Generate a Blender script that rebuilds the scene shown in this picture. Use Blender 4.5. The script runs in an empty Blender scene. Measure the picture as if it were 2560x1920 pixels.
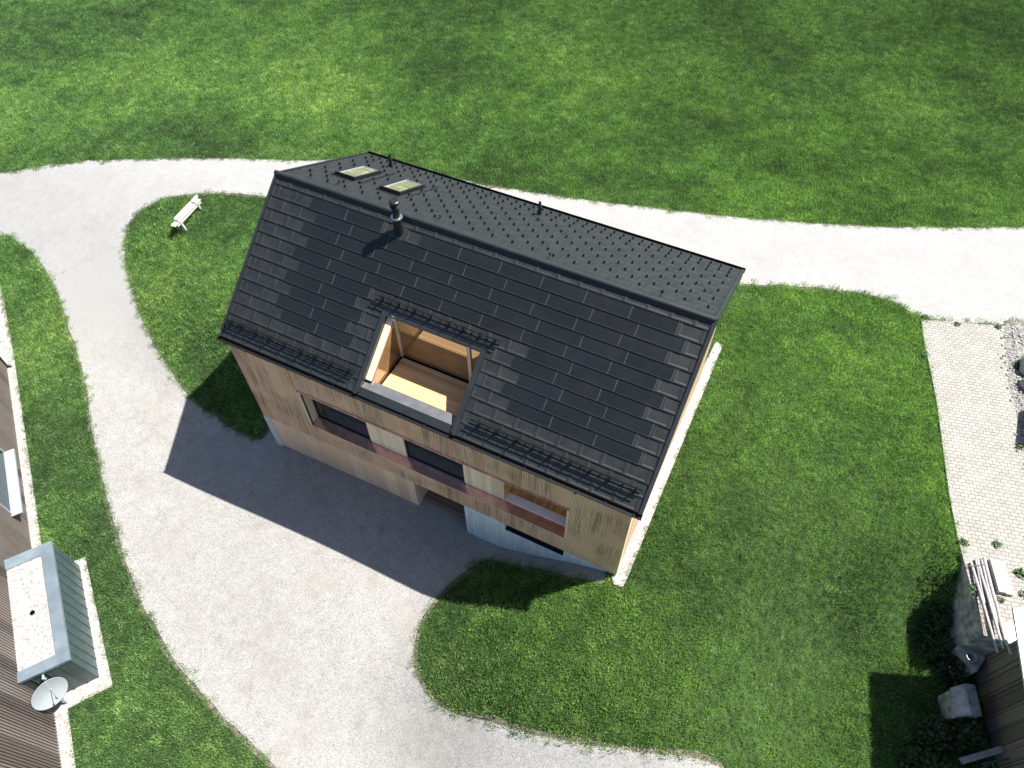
import bpy, math, random
import numpy as np
from mathutils import Vector, Matrix, noise as mnoise
from mathutils.geometry import delaunay_2d_cdt
from math import sin, cos, radians, pi, sqrt, exp

sc = bpy.context.scene
COL = sc.collection
rng = random.Random(7)
nrng = np.random.default_rng(11)

# ------------------------------------------------------------------ camera
cam_d = bpy.data.cameras.new('camera')
cam = bpy.data.objects.new('camera', cam_d); COL.objects.link(cam)
cam_d.sensor_width = 36.0; cam_d.sensor_fit = 'HORIZONTAL'
cam_d.lens = 1791.77/2560*36
cam_d.clip_start = 0.5; cam_d.clip_end = 2000
Rc = Matrix.Rotation(radians(27.152), 3, 'Z') @ Matrix.Rotation(radians(37.133), 3, 'X') @ Matrix.Rotation(radians(-0.822), 3, 'Z')
cam.matrix_world = Matrix.Translation((1.273, -9.99, 23.229)) @ Rc.to_4x4()
sc.camera = cam

# ------------------------------------------------------------------ light
SUN = Vector((-0.41, -0.34, -0.85)).normalized()
w = bpy.data.worlds.new('World'); sc.world = w; w.use_nodes = True
wn = w.node_tree.nodes; wl = w.node_tree.links
bg = wn['Background']
sky = wn.new('ShaderNodeTexSky'); sky.sky_type = 'NISHITA'; sky.sun_disc = False
sky.sun_elevation = math.asin(-SUN.z); sky.sun_rotation = math.atan2(-SUN.x, -SUN.y)
wl.new(sky.outputs[0], bg.inputs[0]); bg.inputs[1].default_value = 0.068
sun_d = bpy.data.lights.new('sun', 'SUN'); sun_d.energy = 5.0; sun_d.angle = radians(0.53); sun_d.color = (1.0, 0.965, 0.91)
sun = bpy.data.objects.new('sun', sun_d); COL.objects.link(sun)
sun.rotation_euler = SUN.to_track_quat('-Z', 'Y').to_euler(); sun.location = (20, 16, 40)
sc.view_settings.view_transform = 'Standard'; sc.view_settings.look = 'None'
sc.view_settings.exposure = 1.27; sc.view_settings.gamma = 1.0
sc.view_settings.use_curve_mapping = False

# ------------------------------------------------------------------ terrain
def ss(t): t = min(max(t, 0.0), 1.0); return t*t*(3-2*t)
def hgt(x, y):
    xa = -4.5+.6*max(min(y, 0), -3); R = ss((x-3)/5)
    A = ss((x-xa)/5.2)*ss((y+10)/7)*(1-R*(1-ss((y-1.5)/4.5))); B = ss((y+.3-1.5*R-2.2*ss((x+14.7)/.8)*(1-ss((x+1.2)/.9)))/6)
    F = ss((-x-20)/6); B = B*(1-F)+ss((y+1)/12)*F
    b = -2.3+.45*ss((x+19)/10)*(1-R)*ss((y+9)/5)
    Q = ss((x-8)/2); B2 = ss((y-3.6)/3.2); B = B*(1-Q)+B2*Q; A = A*(1-Q*(1-B2))
    pit = -.4*exp(-((x+5.2)/1.5)**2-(y/1.2)**2)
    return (b+pit)*(1-A)*(1-B)
def nss(t): t = np.clip(t, 0, 1); return t*t*(3-2*t)
def hgt_np(x, y):
    xa = -4.5+.6*np.clip(y, -3, 0); R = nss((x-3)/5)
    A = nss((x-xa)/5.2)*nss((y+10)/7)*(1-R*(1-nss((y-1.5)/4.5))); B = nss((y+.3-1.5*R-2.2*nss((x+14.7)/.8)*(1-nss((x+1.2)/.9)))/6)
    F = nss((-x-20)/6); B = B*(1-F)+nss((y+1)/12)*F
    b = -2.3+.45*nss((x+19)/10)*(1-R)*nss((y+9)/5)
    Q = nss((x-8)/2); B2 = nss((y-3.6)/3.2); B = B*(1-Q)+B2*Q; A = A*(1-Q*(1-B2))
    pit = -.4*np.exp(-((x+5.2)/1.5)**2-(y/1.2)**2)
    return (b+pit)*(1-A)*(1-B)

# ------------------------------------------------------------------ materials
class NT:
    def __init__(s, name):
        s.m = bpy.data.materials.new(name); s.m.use_nodes = True
        s.t = s.m.node_tree; s.b = s.t.nodes['Principled BSDF']
    def n(s, typ, **kw):
        nd = s.t.nodes.new(typ)
        for k, v in kw.items(): setattr(nd, k, v)
        return nd
    def l(s, a, b): s.t.links.new(a, b)
    def pos(s, scale=(1, 1, 1), rot=(0, 0, 0), obj=False):
        if obj: src = s.n('ShaderNodeTexCoord').outputs['Object']
        else: src = s.n('ShaderNodeNewGeometry').outputs['Position']
        mp = s.n('ShaderNodeMapping'); mp.inputs['Scale'].default_value = scale; mp.inputs['Rotation'].default_value = rot
        s.l(src, mp.inputs['Vector']); return mp.outputs[0]
    def noise(s, vec, scale, detail=4, rough=.55):
        nd = s.n('ShaderNodeTexNoise'); nd.inputs['Scale'].default_value = scale
        nd.inputs['Detail'].default_value = detail; nd.inputs['Roughness'].default_value = rough
        s.l(vec, nd.inputs['Vector']); return nd.outputs['Fac']
    def ramp(s, fac, stops):
        r = s.n('ShaderNodeValToRGB'); e = r.color_ramp.elements
        e[0].position, e[0].color = stops[0][0], c4(stops[0][1])
        e[1].position, e[1].color = stops[-1][0], c4(stops[-1][1])
        for p, c in stops[1:-1]:
            k = e.new(p); k.color = c4(c)
        s.l(fac, r.inputs[0]); return r.outputs[0]
    def mix(s, fac, a, b, typ='MIX'):
        m = s.n('ShaderNodeMix', data_type='RGBA', blend_type=typ)
        for inp, v in ((m.inputs[0], fac), (m.inputs[6], a), (m.inputs[7], b)):
            if hasattr(v, 'is_linked') or hasattr(v, 'links'): s.l(v, inp)
            else: inp.default_value = v if inp == m.inputs[0] and not isinstance(v, tuple) else c4(v) if isinstance(v, tuple) else v
        return m.outputs[2]
    def math(s, op, a, b=None, c=None):
        m = s.n('ShaderNodeMath', operation=op)
        for i, v in enumerate((a, b, c)):
            if v is None: continue
            if isinstance(v, (int, float)): m.inputs[i].default_value = v
            else: s.l(v, m.inputs[i])
        return m.outputs[0]
    def sep(s, vec):
        x = s.n('ShaderNodeSeparateXYZ'); s.l(vec, x.inputs[0]); return x.outputs
    def bump(s, h, strength=.3, dist=.01):
        b = s.n('ShaderNodeBump'); b.inputs['Strength'].default_value = strength; b.inputs['Distance'].default_value = dist
        s.l(h, b.inputs['Height']); s.l(b.outputs[0], s.b.inputs['Normal'])
    def out(s, col=None, rough=.6, metal=0., spec=.5):
        if col is not None:
            if isinstance(col, tuple): s.b.inputs['Base Color'].default_value = c4(col)
            else: s.l(col, s.b.inputs['Base Color'])
        if isinstance(rough, (int, float)): s.b.inputs['Roughness'].default_value = rough
        else: s.l(rough, s.b.inputs['Roughness'])
        s.b.inputs['Metallic'].default_value = metal
        s.b.inputs['Specular IOR Level'].default_value = spec
        return s.m
def c4(c): return (c[0], c[1], c[2], 1.0)

def m_plain(name, col, rough=.5, metal=0., var=.25, nscale=3., spec=.5, bumpy=0.):
    t = NT(name); f = t.noise(t.pos(), nscale, 5)
    a = tuple(x*(1-var) for x in col); b = tuple(x*(1+var) for x in col)
    if bumpy: t.bump(t.noise(t.pos(), 60, 3), bumpy, .01)
    return t.out(t.ramp(f, [(.3, a), (.7, b)]), rough, metal, spec)

def m_wood(name, ca, cb, board=(0., 0.), axis='z', stain=0., rough=.6, gap=(.05, .03, .02), knots=True, gapw=.035, spec=.3, bvar=.6, groove=0.):
    """axis: direction the boards run in; board[0] = board width, measured on board[1]: 'x','y','z' or 'h' """
    t = NT(name)
    P = t.n('ShaderNodeNewGeometry').outputs['Position']; sx = t.sep(P)
    across = {'z': t.math('ADD', sx[0], sx[1]), 'x': t.math('ADD', sx[1], sx[2]), 'y': t.math('ADD', sx[0], sx[2])}[axis]
    sc_ = {'z': (1, 1, .04), 'x': (.04, 1, 1), 'y': (1, .04, 1)}[axis]
    grain = t.noise(t.pos(sc_), 42, 6, .65)
    col = t.ramp(grain, [(.28, ca), (.72, cb)])
    if board[0]:
        q = t.math('DIVIDE', across, board[0]); fl = t.math('FLOOR', q); fr = t.math('FRACT', q)
        wn_ = t.n('ShaderNodeTexWhiteNoise', noise_dimensions='1D'); t.l(fl, wn_.inputs['W'])
        col = t.mix(bvar, col, t.ramp(wn_.outputs['Value'], [(0, tuple(x*.68 for x in ca)), (.5, tuple(x*.95 for x in cb)), (1, tuple(min(1, x*1.15) for x in cb))]))
        g = t.math('LESS_THAN', fr, gapw); col = t.mix(g, col, gap)
    if groove:
        gq = t.math('FRACT', t.math('DIVIDE', t.math('ADD', sx[0], 14.88), .045)); gg = t.math('GREATER_THAN', gq, .60)
        col = t.mix(t.math('MULTIPLY', gg, groove), col, tuple(x*.35 for x in ca))
    if knots:
        k = t.noise(t.pos(tuple(max(v, .3) for v in sc_)), 9, 2, .5)
        col = t.mix(t.ramp(k, [(.68, (0, 0, 0)), (.76, (.5, .5, .5))]), col, tuple(x*.45 for x in ca))
    if stain:
        s1 = t.noise(t.pos((1, 1, .035)), 16, 5, .7)
        s2 = t.noise(t.pos((.45, .45, .5)), 1.3, 3, .5)
        s3 = t.math('MULTIPLY', t.ramp(s1, [(.44, (0, 0, 0)), (.60, (1, 1, 1))]), t.ramp(s2, [(.42, (0, 0, 0)), (.56, (1, 1, 1))]))
        col = t.mix(t.math('MULTIPLY', s3, stain), col, (.13, .088, .066))
    t.bump(grain, .15, .004)
    return t.out(col, rough, 0, spec)

TILE = NT('black coated roof tile')
_p = TILE.pos(); _n = TILE.noise(_p, 2.2, 6, .6); _n2 = TILE.noise(_p, 260, 2, .5)
TILE.bump(_n2, .12, .002)
M_tile = TILE.out(TILE.ramp(_n, [(.3, (.0100, .0118, .0122)), (.7, (.0160, .0180, .0183))]), TILE.ramp(_n, [(.3, (.44, .44, .44)), (.7, (.58, .58, .58))]), 0, .5)
M_dark = m_plain('black painted metal', (.009, .010, .011), .42, 0, .25, 4)
M_black = m_plain('matt black gutter metal', (.0035, .0035, .004), .6, 0, .2, 4, .3)
M_flash = m_plain('anthracite flashing metal', (.018, .021, .0225), .45, 0, .2, 2.5)
M_greymetal = m_plain('parapet grey sheet metal', (.12, .125, .13), .42, .3, .18, 3)
M_alu = m_plain('dull aluminium joint and lip highlight', (.048, .050, .050), .4, .3, .2, 5)
M_rail = m_plain('dark steel rail', (.012, .012, .012), .38, .3, .3, 8)
M_steel = m_plain('galvanised steel', (.45, .48, .50), .3, .9, .2, 6)

def m_solar():
    t = NT('solar glass tile')
    o = t.sep(t.n('ShaderNodeTexCoord').outputs['Object'])
    fx = t.math('FRACT', t.math('DIVIDE', o[0], .0305)); ln = t.math('LESS_THAN', fx, .22)
    fy = t.math('FRACT', t.math('DIVIDE', t.math('ADD', o[1], .015), .132)); hl = t.math('LESS_THAN', fy, .05)
    oi = t.n('ShaderNodeObjectInfo').outputs['Random']
    base = t.ramp(oi, [(0, (.0070, .0088, .0094)), (.5, (.0088, .0098, .0100)), (1, (.0080, .0104, .0115))])
    c = t.mix(t.math('MULTIPLY', ln, .35), base, (.014, .019, .022))
    c = t.mix(hl, c, (.004, .005, .006))
    d = t.noise(t.pos(), 1.3, 4, .6)
    return t.out(c, t.ramp(d, [(.3, (.30, .30, .30)), (.7, (.44, .44, .44))]), 0, .4)
M_solar = m_solar()

def m_copper():
    t = NT('weathered copper sheet'); n = t.noise(t.pos(), 3, 5, .6); n2 = t.noise(t.pos(), 26, 3, .6)
    c = t.ramp(n, [(.3, (.62, .33, .30)), (.6, (.86, .54, .50)), (.8, (.74, .40, .32))])
    t.bump(n2, .015, .01)
    return t.out(c, t.ramp(n, [(.3, (.16, .16, .16)), (.7, (.24, .24, .24))]), .75, .5)
M_copper = m_copper()

M_clad = m_wood('ribbed larch cladding', (.82, .47, .285), (.95, .66, .455), (.27, 0), 'z', .62, .62, gapw=0., bvar=.22, groove=.38)
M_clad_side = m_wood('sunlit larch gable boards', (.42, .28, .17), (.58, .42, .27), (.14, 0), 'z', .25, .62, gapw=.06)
M_board = m_wood('smooth larch wall boards', (.76, .48, .31), (.94, .68, .48), (.52, 0), 'z', .25, .55, gapw=.0, bvar=.3)
M_panel = m_wood('pale spruce sliding panel', (.84, .58, .38), (.95, .73, .52), (.19, 0), 'z', 0., .55, gapw=.012, gap=(.4, .28, .18))
M_frame_wood = m_wood('pale wood trim', (.70, .49, .33), (.88, .68, .49), (0, 0), 'z', 0., .5, knots=False)
M_deck = m_wood('spruce terrace boards', (.52, .285, .115), (.68, .42, .21), (.112, 0), 'x', 0., .5, gapw=.05)
M_greydeck = m_wood('greyed entrance boards', (.17, .115, .085), (.27, .19, .145), (.115, 0), 'x', 0., .6, gapw=.10, gap=(.01, .008, .006))
M_orange = m_wood('orange larch boards', (.74, .36, .11), (.90, .52, .20), (.115, 0), 'y', 0., .5, gapw=.05)
M_brown = m_wood('brown interior boards', (.26, .15, .065), (.40, .24, .11), (.3, 0), 'z', 0., .5, gapw=.0)
M_cream = m_plain('cream interior plaster', (.90, .80, .75), .7, 0, .05, 2)
M_oldwood = m_wood('old weathered shed boards', (.07, .058, .044), (.22, .19, .15), (.31, 0), 'z', .5, .85, gapw=.05, gap=(.008, .007, .006))
M_poles = m_wood('peeled grey wooden poles', (.16, .15, .15), (.52, .50, .50), (0, 0), 'y', 0, .7)
M_slat = m_wood('weathered vertical slat cladding', (.035, .029, .026), (.19, .165, .148), (.105, 0), 'z', .4, .75, gapw=.0)
M_slat_back = m_plain('black backing', (.008, .008, .008), .9)
M_benchwood = m_plain('sun bleached bench wood', (.44, .41, .35), .7, 0, .12, 8)
M_baymetal = m_plain('blue grey seamed metal', (.052, .082, .086), .42, .15, .12, 3)
M_rim = m_plain('bluish metal rim', (.20, .25, .29), .35, .35, .2, 1.6)
M_white_metal = m_plain('pale grey metal', (.34, .37, .40), .4, .2, .05, 3)
M_corr = m_plain('white corrugated sheet', (.50, .52, .54), .45, .0, .08, 2)
M_rust = m_plain('rusty iron', (.16, .075, .045), .7, .3, .4, 14)
M_rock = m_plain('grey granite rock', (.27, .26, .25), .85, 0, .45, 4, bumpy=.6)

def m_concrete(name, light=(.78, .81, .80), dark=(.52, .56, .56)):
    t = NT(name); P = t.n('ShaderNodeNewGeometry').outputs['Position']; s = t.sep(P)
    q = t.math('DIVIDE', s[0], .155); wn_ = t.n('ShaderNodeTexWhiteNoise', noise_dimensions='1D'); t.l(t.math('FLOOR', q), wn_.inputs['W'])
    n = t.noise(t.pos((1, 1, .25)), 5, 7, .65)
    c = t.ramp(n, [(.3, dark), (.62, light)])
    c = t.mix(.35, c, t.ramp(wn_.outputs['Value'], [(0, dark), (1, light)]))
    g = t.math('LESS_THAN', t.math('FRACT', q), .06); c = t.mix(t.math('MULTIPLY', g, .45), c, (.22, .25, .26))
    pores = t.n('ShaderNodeTexVoronoi'); pores.inputs['Scale'].default_value = 9; t.l(t.pos((1, 1, .5)), pores.inputs['Vector'])
    pm = t.math('LESS_THAN', pores.outputs['Distance'], .07); c = t.mix(t.math('MULTIPLY', pm, .7), c, (.09, .10, .10))
    t.bump(n, .35, .01)
    return t.out(c, .8, 0, .3)
M_conc = m_concrete('board formed concrete')
M_block = m_plain('dirty old concrete', (.30, .30, .30), .9, 0, .6, 3.5, bumpy=.5)

def m_gravel(name, stops, sc1=34, patch=None, bump=.5, pebble=None, big=.5, blend=None, ruts=False):
    t = NT(name); P = t.pos()
    v = t.n('ShaderNodeTexVoronoi'); v.inputs['Scale'].default_value = sc1; t.l(P, v.inputs['Vector'])
    sp = t.sep(v.outputs['Color'])
    n = t.noise(P, sc1*.35, 5, .7)
    f = t.math('ADD', t.math('MULTIPLY', sp[0], .6), t.math('MULTIPLY', n, .4))
    c = t.ramp(f, stops)
    n2 = t.noise(P, .45, 6, .62)
    if patch: c = t.mix(t.ramp(n2, [(.45, (0, 0, 0)), (.72, (big, big, big))]), c, patch)
    n3 = t.noise(P, 2.3, 5, .7)
    c = t.mix(.22, c, t.ramp(n3, [(.3, tuple(x*.6 for x in stops[1][1])), (.7, stops[-1][1])]))
    if ruts:   # worn wheel tracks and dusty stains with their own shape
        sx = t.sep(P); wob = t.noise(P, .12, 3, .5)
        r1 = t.noise(t.pos((1, 1, 1)), 1.1, 6, .75)
        c = t.mix(t.ramp(r1, [(.56, (0, 0, 0)), (.74, (.55, .55, .55))]), c, (.17, .145, .125))
        r2 = t.noise(P, 5.5, 3, .6); c = t.mix(t.ramp(r2, [(.70, (0, 0, 0)), (.78, (.7, .7, .7))]), c, (.44, .43, .42))
    if blend:
        sx = t.sep(P); d = t.math('SUBTRACT', t.math('MULTIPLY', t.math('ADD', sx[0], 29), .6), t.math('MULTIPLY', t.math('SUBTRACT', sx[1], 4), .8))
        d = t.math('ADD', d, t.math('MULTIPLY', t.math('SUBTRACT', t.noise(P, .6, 4, .6), .5), 6.))
        c = t.mix(t.ramp(t.math('DIVIDE', d, 9.), [(.0, (1, 1, 1)), (1., (0, 0, 0))]), c, blend)
    t.bump(f, bump, .02)
    return t.out(c, .9, 0, .2)
M_gravel = m_gravel('fine grey drive gravel', [(.10, (.075, .073, .067)), (.42, (.24, .235, .222)), (.85, (.39, .382, .364))], 52, (.23, .20, .175), .5, blend=(.28, .275, .265), ruts=True)
M_road = m_gravel('bleached asphalt road', [(.12, (.22, .216, .208)), (.5, (.285, .28, .27)), (.9, (.33, .325, .315))], 40, (.235, .228, .218), .2, big=.6)
M_pebble = m_gravel('white pebble strip', [(.10, (.13, .11, .09)), (.35, (.29, .27, .25)), (.8, (.44, .42, .40))], 17, None, .6)
M_soil = m_gravel('green meadow soil', [(.1, (.012, .024, .009)), (.5, (.03, .058, .018)), (.9, (.06, .10, .03))], 9, None, .5)
M_dirt = m_gravel('brown dirt edge', [(.1, (.05, .043, .03)), (.5, (.13, .112, .085)), (.9, (.26, .235, .20))], 22, None, .5)

def m_paving():
    t = NT('interlocking concrete paving')
    mp = t.pos((1, 1, 1), (0, 0, radians(-14)))
    s = t.sep(mp)
    wob = t.math('MULTIPLY', t.math('SINE', t.math('MULTIPLY', s[0], 2*pi/.25)), .012)
    wob2 = t.math('MULTIPLY', t.math('SINE', t.math('MULTIPLY', s[1], 2*pi/.30)), .014)
    cb = t.n('ShaderNodeCombineXYZ'); t.l(t.math('ADD', s[0], wob2), cb.inputs[0]); t.l(t.math('ADD', s[1], wob), cb.inputs[1])
    b = t.n('ShaderNodeTexBrick'); t.l(cb.outputs[0], b.inputs['Vector'])
    b.inputs['Scale'].default_value = 1.0; b.inputs['Brick Width'].default_value = .25; b.inputs['Row Height'].default_value = .15
    b.inputs['Mortar Size'].default_value = .012; b.inputs['Mortar Smooth'].default_value = .2
    b.inputs['Color1'].default_value = c4((.235, .225, .205)); b.inputs['Color2'].default_value = c4((.31, .30, .275)); b.inputs['Mortar'].default_value = c4((.10, .08, .05))
    n = t.noise(t.pos(), 1.1, 5, .65); n2 = t.noise(t.pos(), 30, 4, .6)
    c = t.mix(t.ramp(n, [(.50, (0, 0, 0)), (.72, (.75, .75, .75))]), b.outputs['Color'], (.27, .26, .24))
    moss = t.noise(t.pos(), 1.7, 4, .6)
    mm = t.math('MULTIPLY', t.ramp(moss, [(.52, (0, 0, 0)), (.66, (1, 1, 1))]), b.outputs['Fac'])
    c = t.mix(t.math('MULTIPLY', mm, .8), c, (.07, .085, .025))
    c = t.mix(.18, c, t.ramp(n2, [(.3, (.17, .16, .14)), (.7, (.40, .385, .36))]))
    inv = t.math('SUBTRACT', 1.0, b.outputs['Fac']); t.bump(inv, .5, .012)
    return t.out(c, .85, 0, .2)
M_paving = m_paving()

def m_glass(name, base, rough=.04, ior=1.9, tint=None):
    t = NT(name); n = t.noise(t.pos(), 1.7, 3, .5)
    t.b.inputs['IOR'].default_value = ior
    t.bump(n, .02, .05)
    return t.out(t.ramp(n, [(.3, tuple(x*.8 for x in base)), (.7, tuple(x*1.2 for x in base))]), rough, 0, .5)
M_glass = m_glass('dark window glass', (.010, .020, .018), .04, 1.5)
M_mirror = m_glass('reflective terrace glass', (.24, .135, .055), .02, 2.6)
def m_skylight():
    t = NT('skylight pane with painted reflection'); P = t.pos()
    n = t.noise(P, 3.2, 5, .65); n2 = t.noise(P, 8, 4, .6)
    c = t.ramp(n, [(.35, (.10, .14, .04)), (.52, (.16, .16, .09)), (.66, (.36, .35, .31))])  # green and pale reflection painted into the pane colour
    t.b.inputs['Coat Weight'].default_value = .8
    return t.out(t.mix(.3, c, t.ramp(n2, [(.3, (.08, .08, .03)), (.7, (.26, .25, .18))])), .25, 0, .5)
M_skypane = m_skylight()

def m_grass():
    t = NT('meadow grass blades')
    P = t.pos(); rnd = t.n('ShaderNodeObjectInfo').outputs['Random']
    big = t.noise(P, .085, 5, .6); mid = t.noise(P, .8, 4, .6)
    f = t.math('ADD', t.math('MULTIPLY', big, .68), t.math('MULTIPLY', mid, .32))
    c = t.ramp(f, [(.37, (.100, .170, .084)), (.46, (.148, .255, .106)), (.54, (.212, .345, .130)), (.64, (.310, .430, .165))])
    r = t.ramp(rnd, [(0, (.55, .62, .55)), (.3, (.85, .9, .85)), (.7, (1.08, 1.1, 1.0)), (.93, (1.3, 1.25, 1.2)), (1, (1.8, 1.6, 1.7))])
    c = t.mix(1.0, c, r, 'MULTIPLY')
    fine = t.noise(P, 13, 3, .6); c = t.mix(1.0, c, t.ramp(fine, [(.32, (.32, .38, .38)), (.5, (.92, .94, .92)), (.68, (2.0, 1.8, 1.75))]), 'MULTIPLY')
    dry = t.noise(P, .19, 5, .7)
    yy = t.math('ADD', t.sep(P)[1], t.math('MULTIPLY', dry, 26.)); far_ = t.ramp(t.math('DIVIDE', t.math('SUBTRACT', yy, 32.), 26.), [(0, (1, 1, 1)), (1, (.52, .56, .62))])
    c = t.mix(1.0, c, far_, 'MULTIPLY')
    m = t.out(c, .55, 0, .25)
    tr = t.n('ShaderNodeBsdfTranslucent'); t.l(t.mix(1.0, c, (1.3, 1.4, .7), 'MULTIPLY'), tr.inputs['Color'])
    mx = t.n('ShaderNodeMixShader'); mx.inputs[0].default_value = .38
    o = t.t.nodes['Material Output']
    t.l(t.b.outputs[0], mx.inputs[1]); t.l(tr.outputs[0], mx.inputs[2]); t.l(mx.outputs[0], o.inputs['Surface'])
    return m
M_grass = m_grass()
def m_leaf(name, a, b):
    t = NT(name); n = t.noise(t.pos(), 7, 4, .6)
    c = t.ramp(n, [(.35, a), (.65, b)]); m = t.out(c, .5, 0, .3); return m
M_leaf = m_leaf('dark shrub leaves', (.010, .022, .007), (.030, .052, .014))
M_weed = m_leaf('weed leaves', (.03, .06, .018), (.075, .13, .04))

# ------------------------------------------------------------------ mesh builder
WL = {}
class MB:
    def __init__(s): s.v = []; s.f = []; s.mi = []
    def face(s, pts, mi=0):
        i = len(s.v); s.v.extend(tuple(p) for p in pts); s.f.append(tuple(range(i, i+len(pts)))); s.mi.append(mi)
    def hexa(s, p, mi=0):
        i = len(s.v); s.v.extend(tuple(q) for q in p)
        for f in ((3, 2, 1, 0), (4, 5, 6, 7), (0, 1, 5, 4), (1, 2, 6, 5), (2, 3, 7, 6), (3, 0, 4, 7)):
            s.f.append(tuple(i+k for k in f)); s.mi.append(mi)
        return s
    def box(s, a, b, mi=0):
        (x0, y0, z0), (x1, y1, z1) = a, b
        return s.hexa([(x0, y0, z0), (x1, y0, z0), (x1, y1, z0), (x0, y1, z0), (x0, y0, z1), (x1, y0, z1), (x1, y1, z1), (x0, y1, z1)], mi)
    def ob(s, o, u, v, w_, mi=0):
        o, u, v, w_ = map(Vector, (o, u, v, w_))
        return s.hexa([o, o+u, o+u+v, o+v, o+w_, o+u+w_, o+u+v+w_, o+v+w_], mi)
    def slab(s, P, x0, x1, v0, v1, h0, h1, mi=0):
        return s.hexa([P(x0, v0, h0), P(x1, v0, h0), P(x1, v1, h0), P(x0, v1, h0), P(x0, v0, h1), P(x1, v0, h1), P(x1, v1, h1), P(x0, v1, h1)], mi)
    def prism(s, poly, z0, z1, mi=0):
        n = len(poly); i = len(s.v)
        s.v += [(x, y, z0) for x, y in poly]+[(x, y, z1) for x, y in poly]
        s.f.append(tuple(i+k for k in range(n))[::-1]); s.mi.append(mi)
        s.f.append(tuple(i+n+k for k in range(n))); s.mi.append(mi)
        for k in range(n):
            s.f.append((i+k, i+(k+1) % n, i+n+(k+1) % n, i+n+k)); s.mi.append(mi)
        return s
    def tube(s, p0, p1, r, seg=10, r1=None, mi=0, caps=True):
        p0, p1 = Vector(p0), Vector(p1); r1 = r if r1 is None else r1
        d = (p1-p0).normalized(); a = d.orthogonal().normalized(); b = d.cross(a); i = len(s.v)
        for p, rr in ((p0, r), (p1, r1)):
            for k in range(seg):
                t = 2*pi*k/seg; s.v.append(tuple(p+a*cos(t)*rr+b*sin(t)*rr))
        for k in range(seg):
            k2 = (k+1) % seg; s.f.append((i+k, i+k2, i+seg+k2, i+seg+k)); s.mi.append(mi)
        if caps:
            s.f.append(tuple(i+k for k in range(seg))[::-1]); s.mi.append(mi)
            s.f.append(tuple(i+seg+k for k in range(seg))); s.mi.append(mi)
        return s
    def lathe(s, c, prof, seg=24, mi=0, ax=Vector((0, 0, 1))):
        c = Vector(c); a = ax.orthogonal().normalized(); b = ax.cross(a); i = len(s.v)
        for r, z in prof:
            for k in range(seg):
                t = 2*pi*k/seg; s.v.append(tuple(c+ax*z+a*cos(t)*r+b*sin(t)*r))
        for j in range(len(prof)-1):
            for k in range(seg):
                k2 = (k+1) % seg; s.f.append((i+j*seg+k, i+j*seg+k2, i+(j+1)*seg+k2, i+(j+1)*seg+k)); s.mi.append(mi)
        return s
    def build(s, name, mats, parent=None, smooth=False, origin=None, bevel=0):
        me = bpy.data.meshes.new(name)
        base = Vector(WL[parent.name]) if parent else Vector((0, 0, 0))
        org = Vector(origin) if origin is not None else base
        me.from_pydata([tuple(Vector(v)-org) for v in s.v], [], s.f)
        for m in (mats if isinstance(mats, (list, tuple)) else [mats]): me.materials.append(m)
        me.polygons.foreach_set('material_index', s.mi)
        if smooth: me.polygons.foreach_set('use_smooth', [True]*len(s.f))
        me.update()
        o = bpy.data.objects.new(name, me); COL.objects.link(o)
        o.location = org-base; o.parent = parent; WL[o.name] = tuple(org)
        if bevel:
            b = o.modifiers.new('edge', 'BEVEL'); b.width = bevel; b.segments = 2; b.limit_method = 'ANGLE'
        return o
def root(name, loc, label, cat, group=None):
    o = bpy.data.objects.new(name, None); COL.objects.link(o); o.location = loc; o.empty_display_size = .3
    WL[o.name] = tuple(loc); o['label'] = label; o['category'] = cat
    if group: o['group'] = group
    return o
def tag(o, label=None, cat=None, group=None, kind=None):
    for k, v in (('label', label), ('category', cat), ('group', group), ('kind', kind)):
        if v: o[k] = v
    return o

# ------------------------------------------------------------------ ground, road, driveway
ROAD = [(-54.01, -2.77), (-45.46, 2.65), (-38.36, 6.7), (-36.12, 8.06), (-33.85, 9.31), (-30.41, 10.96), (-27.05, 12.63), (-23.76, 13.95), (-22.47, 14.67), (-20.14, 15.61), (-17.57, 16.15), (-16.27, 16.29), (-13.65, 16.5), (-8.96, 17.62), (-4.68, 18.7), (-1.24, 19.78), (2.94, 21.17), (6.98, 22.91), (11.21, 25.0), (18.91, 28.89), (18.46, 21.62), (11.58, 18.49), (10.76, 17.77), (9.6, 17.35), (8.51, 16.99), (7.61, 16.61), (7.3, 16.76), (6.35, 17.29), (4.79, 17.04), (2.86, 16.48), (0.77, 15.63), (-0.0, 15.35), (-3.89, 13.85), (-10.57, 13.02), (-15.41, 12.52), (-20.34, 11.69), (-23.33, 10.85), (-25.12, 10.3), (-26.7, 9.63), (-28.35, 8.62), (-29.0, 7.53), (-29.02, 6.48), (-28.44, 5.55), (-29.73, 4.25), (-30.9, 2.7), (-32.5, 3.38), (-34.19, 3.77), (-35.52, 3.73), (-42.78, 0.47), (-50.02, -4.9)]
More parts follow.
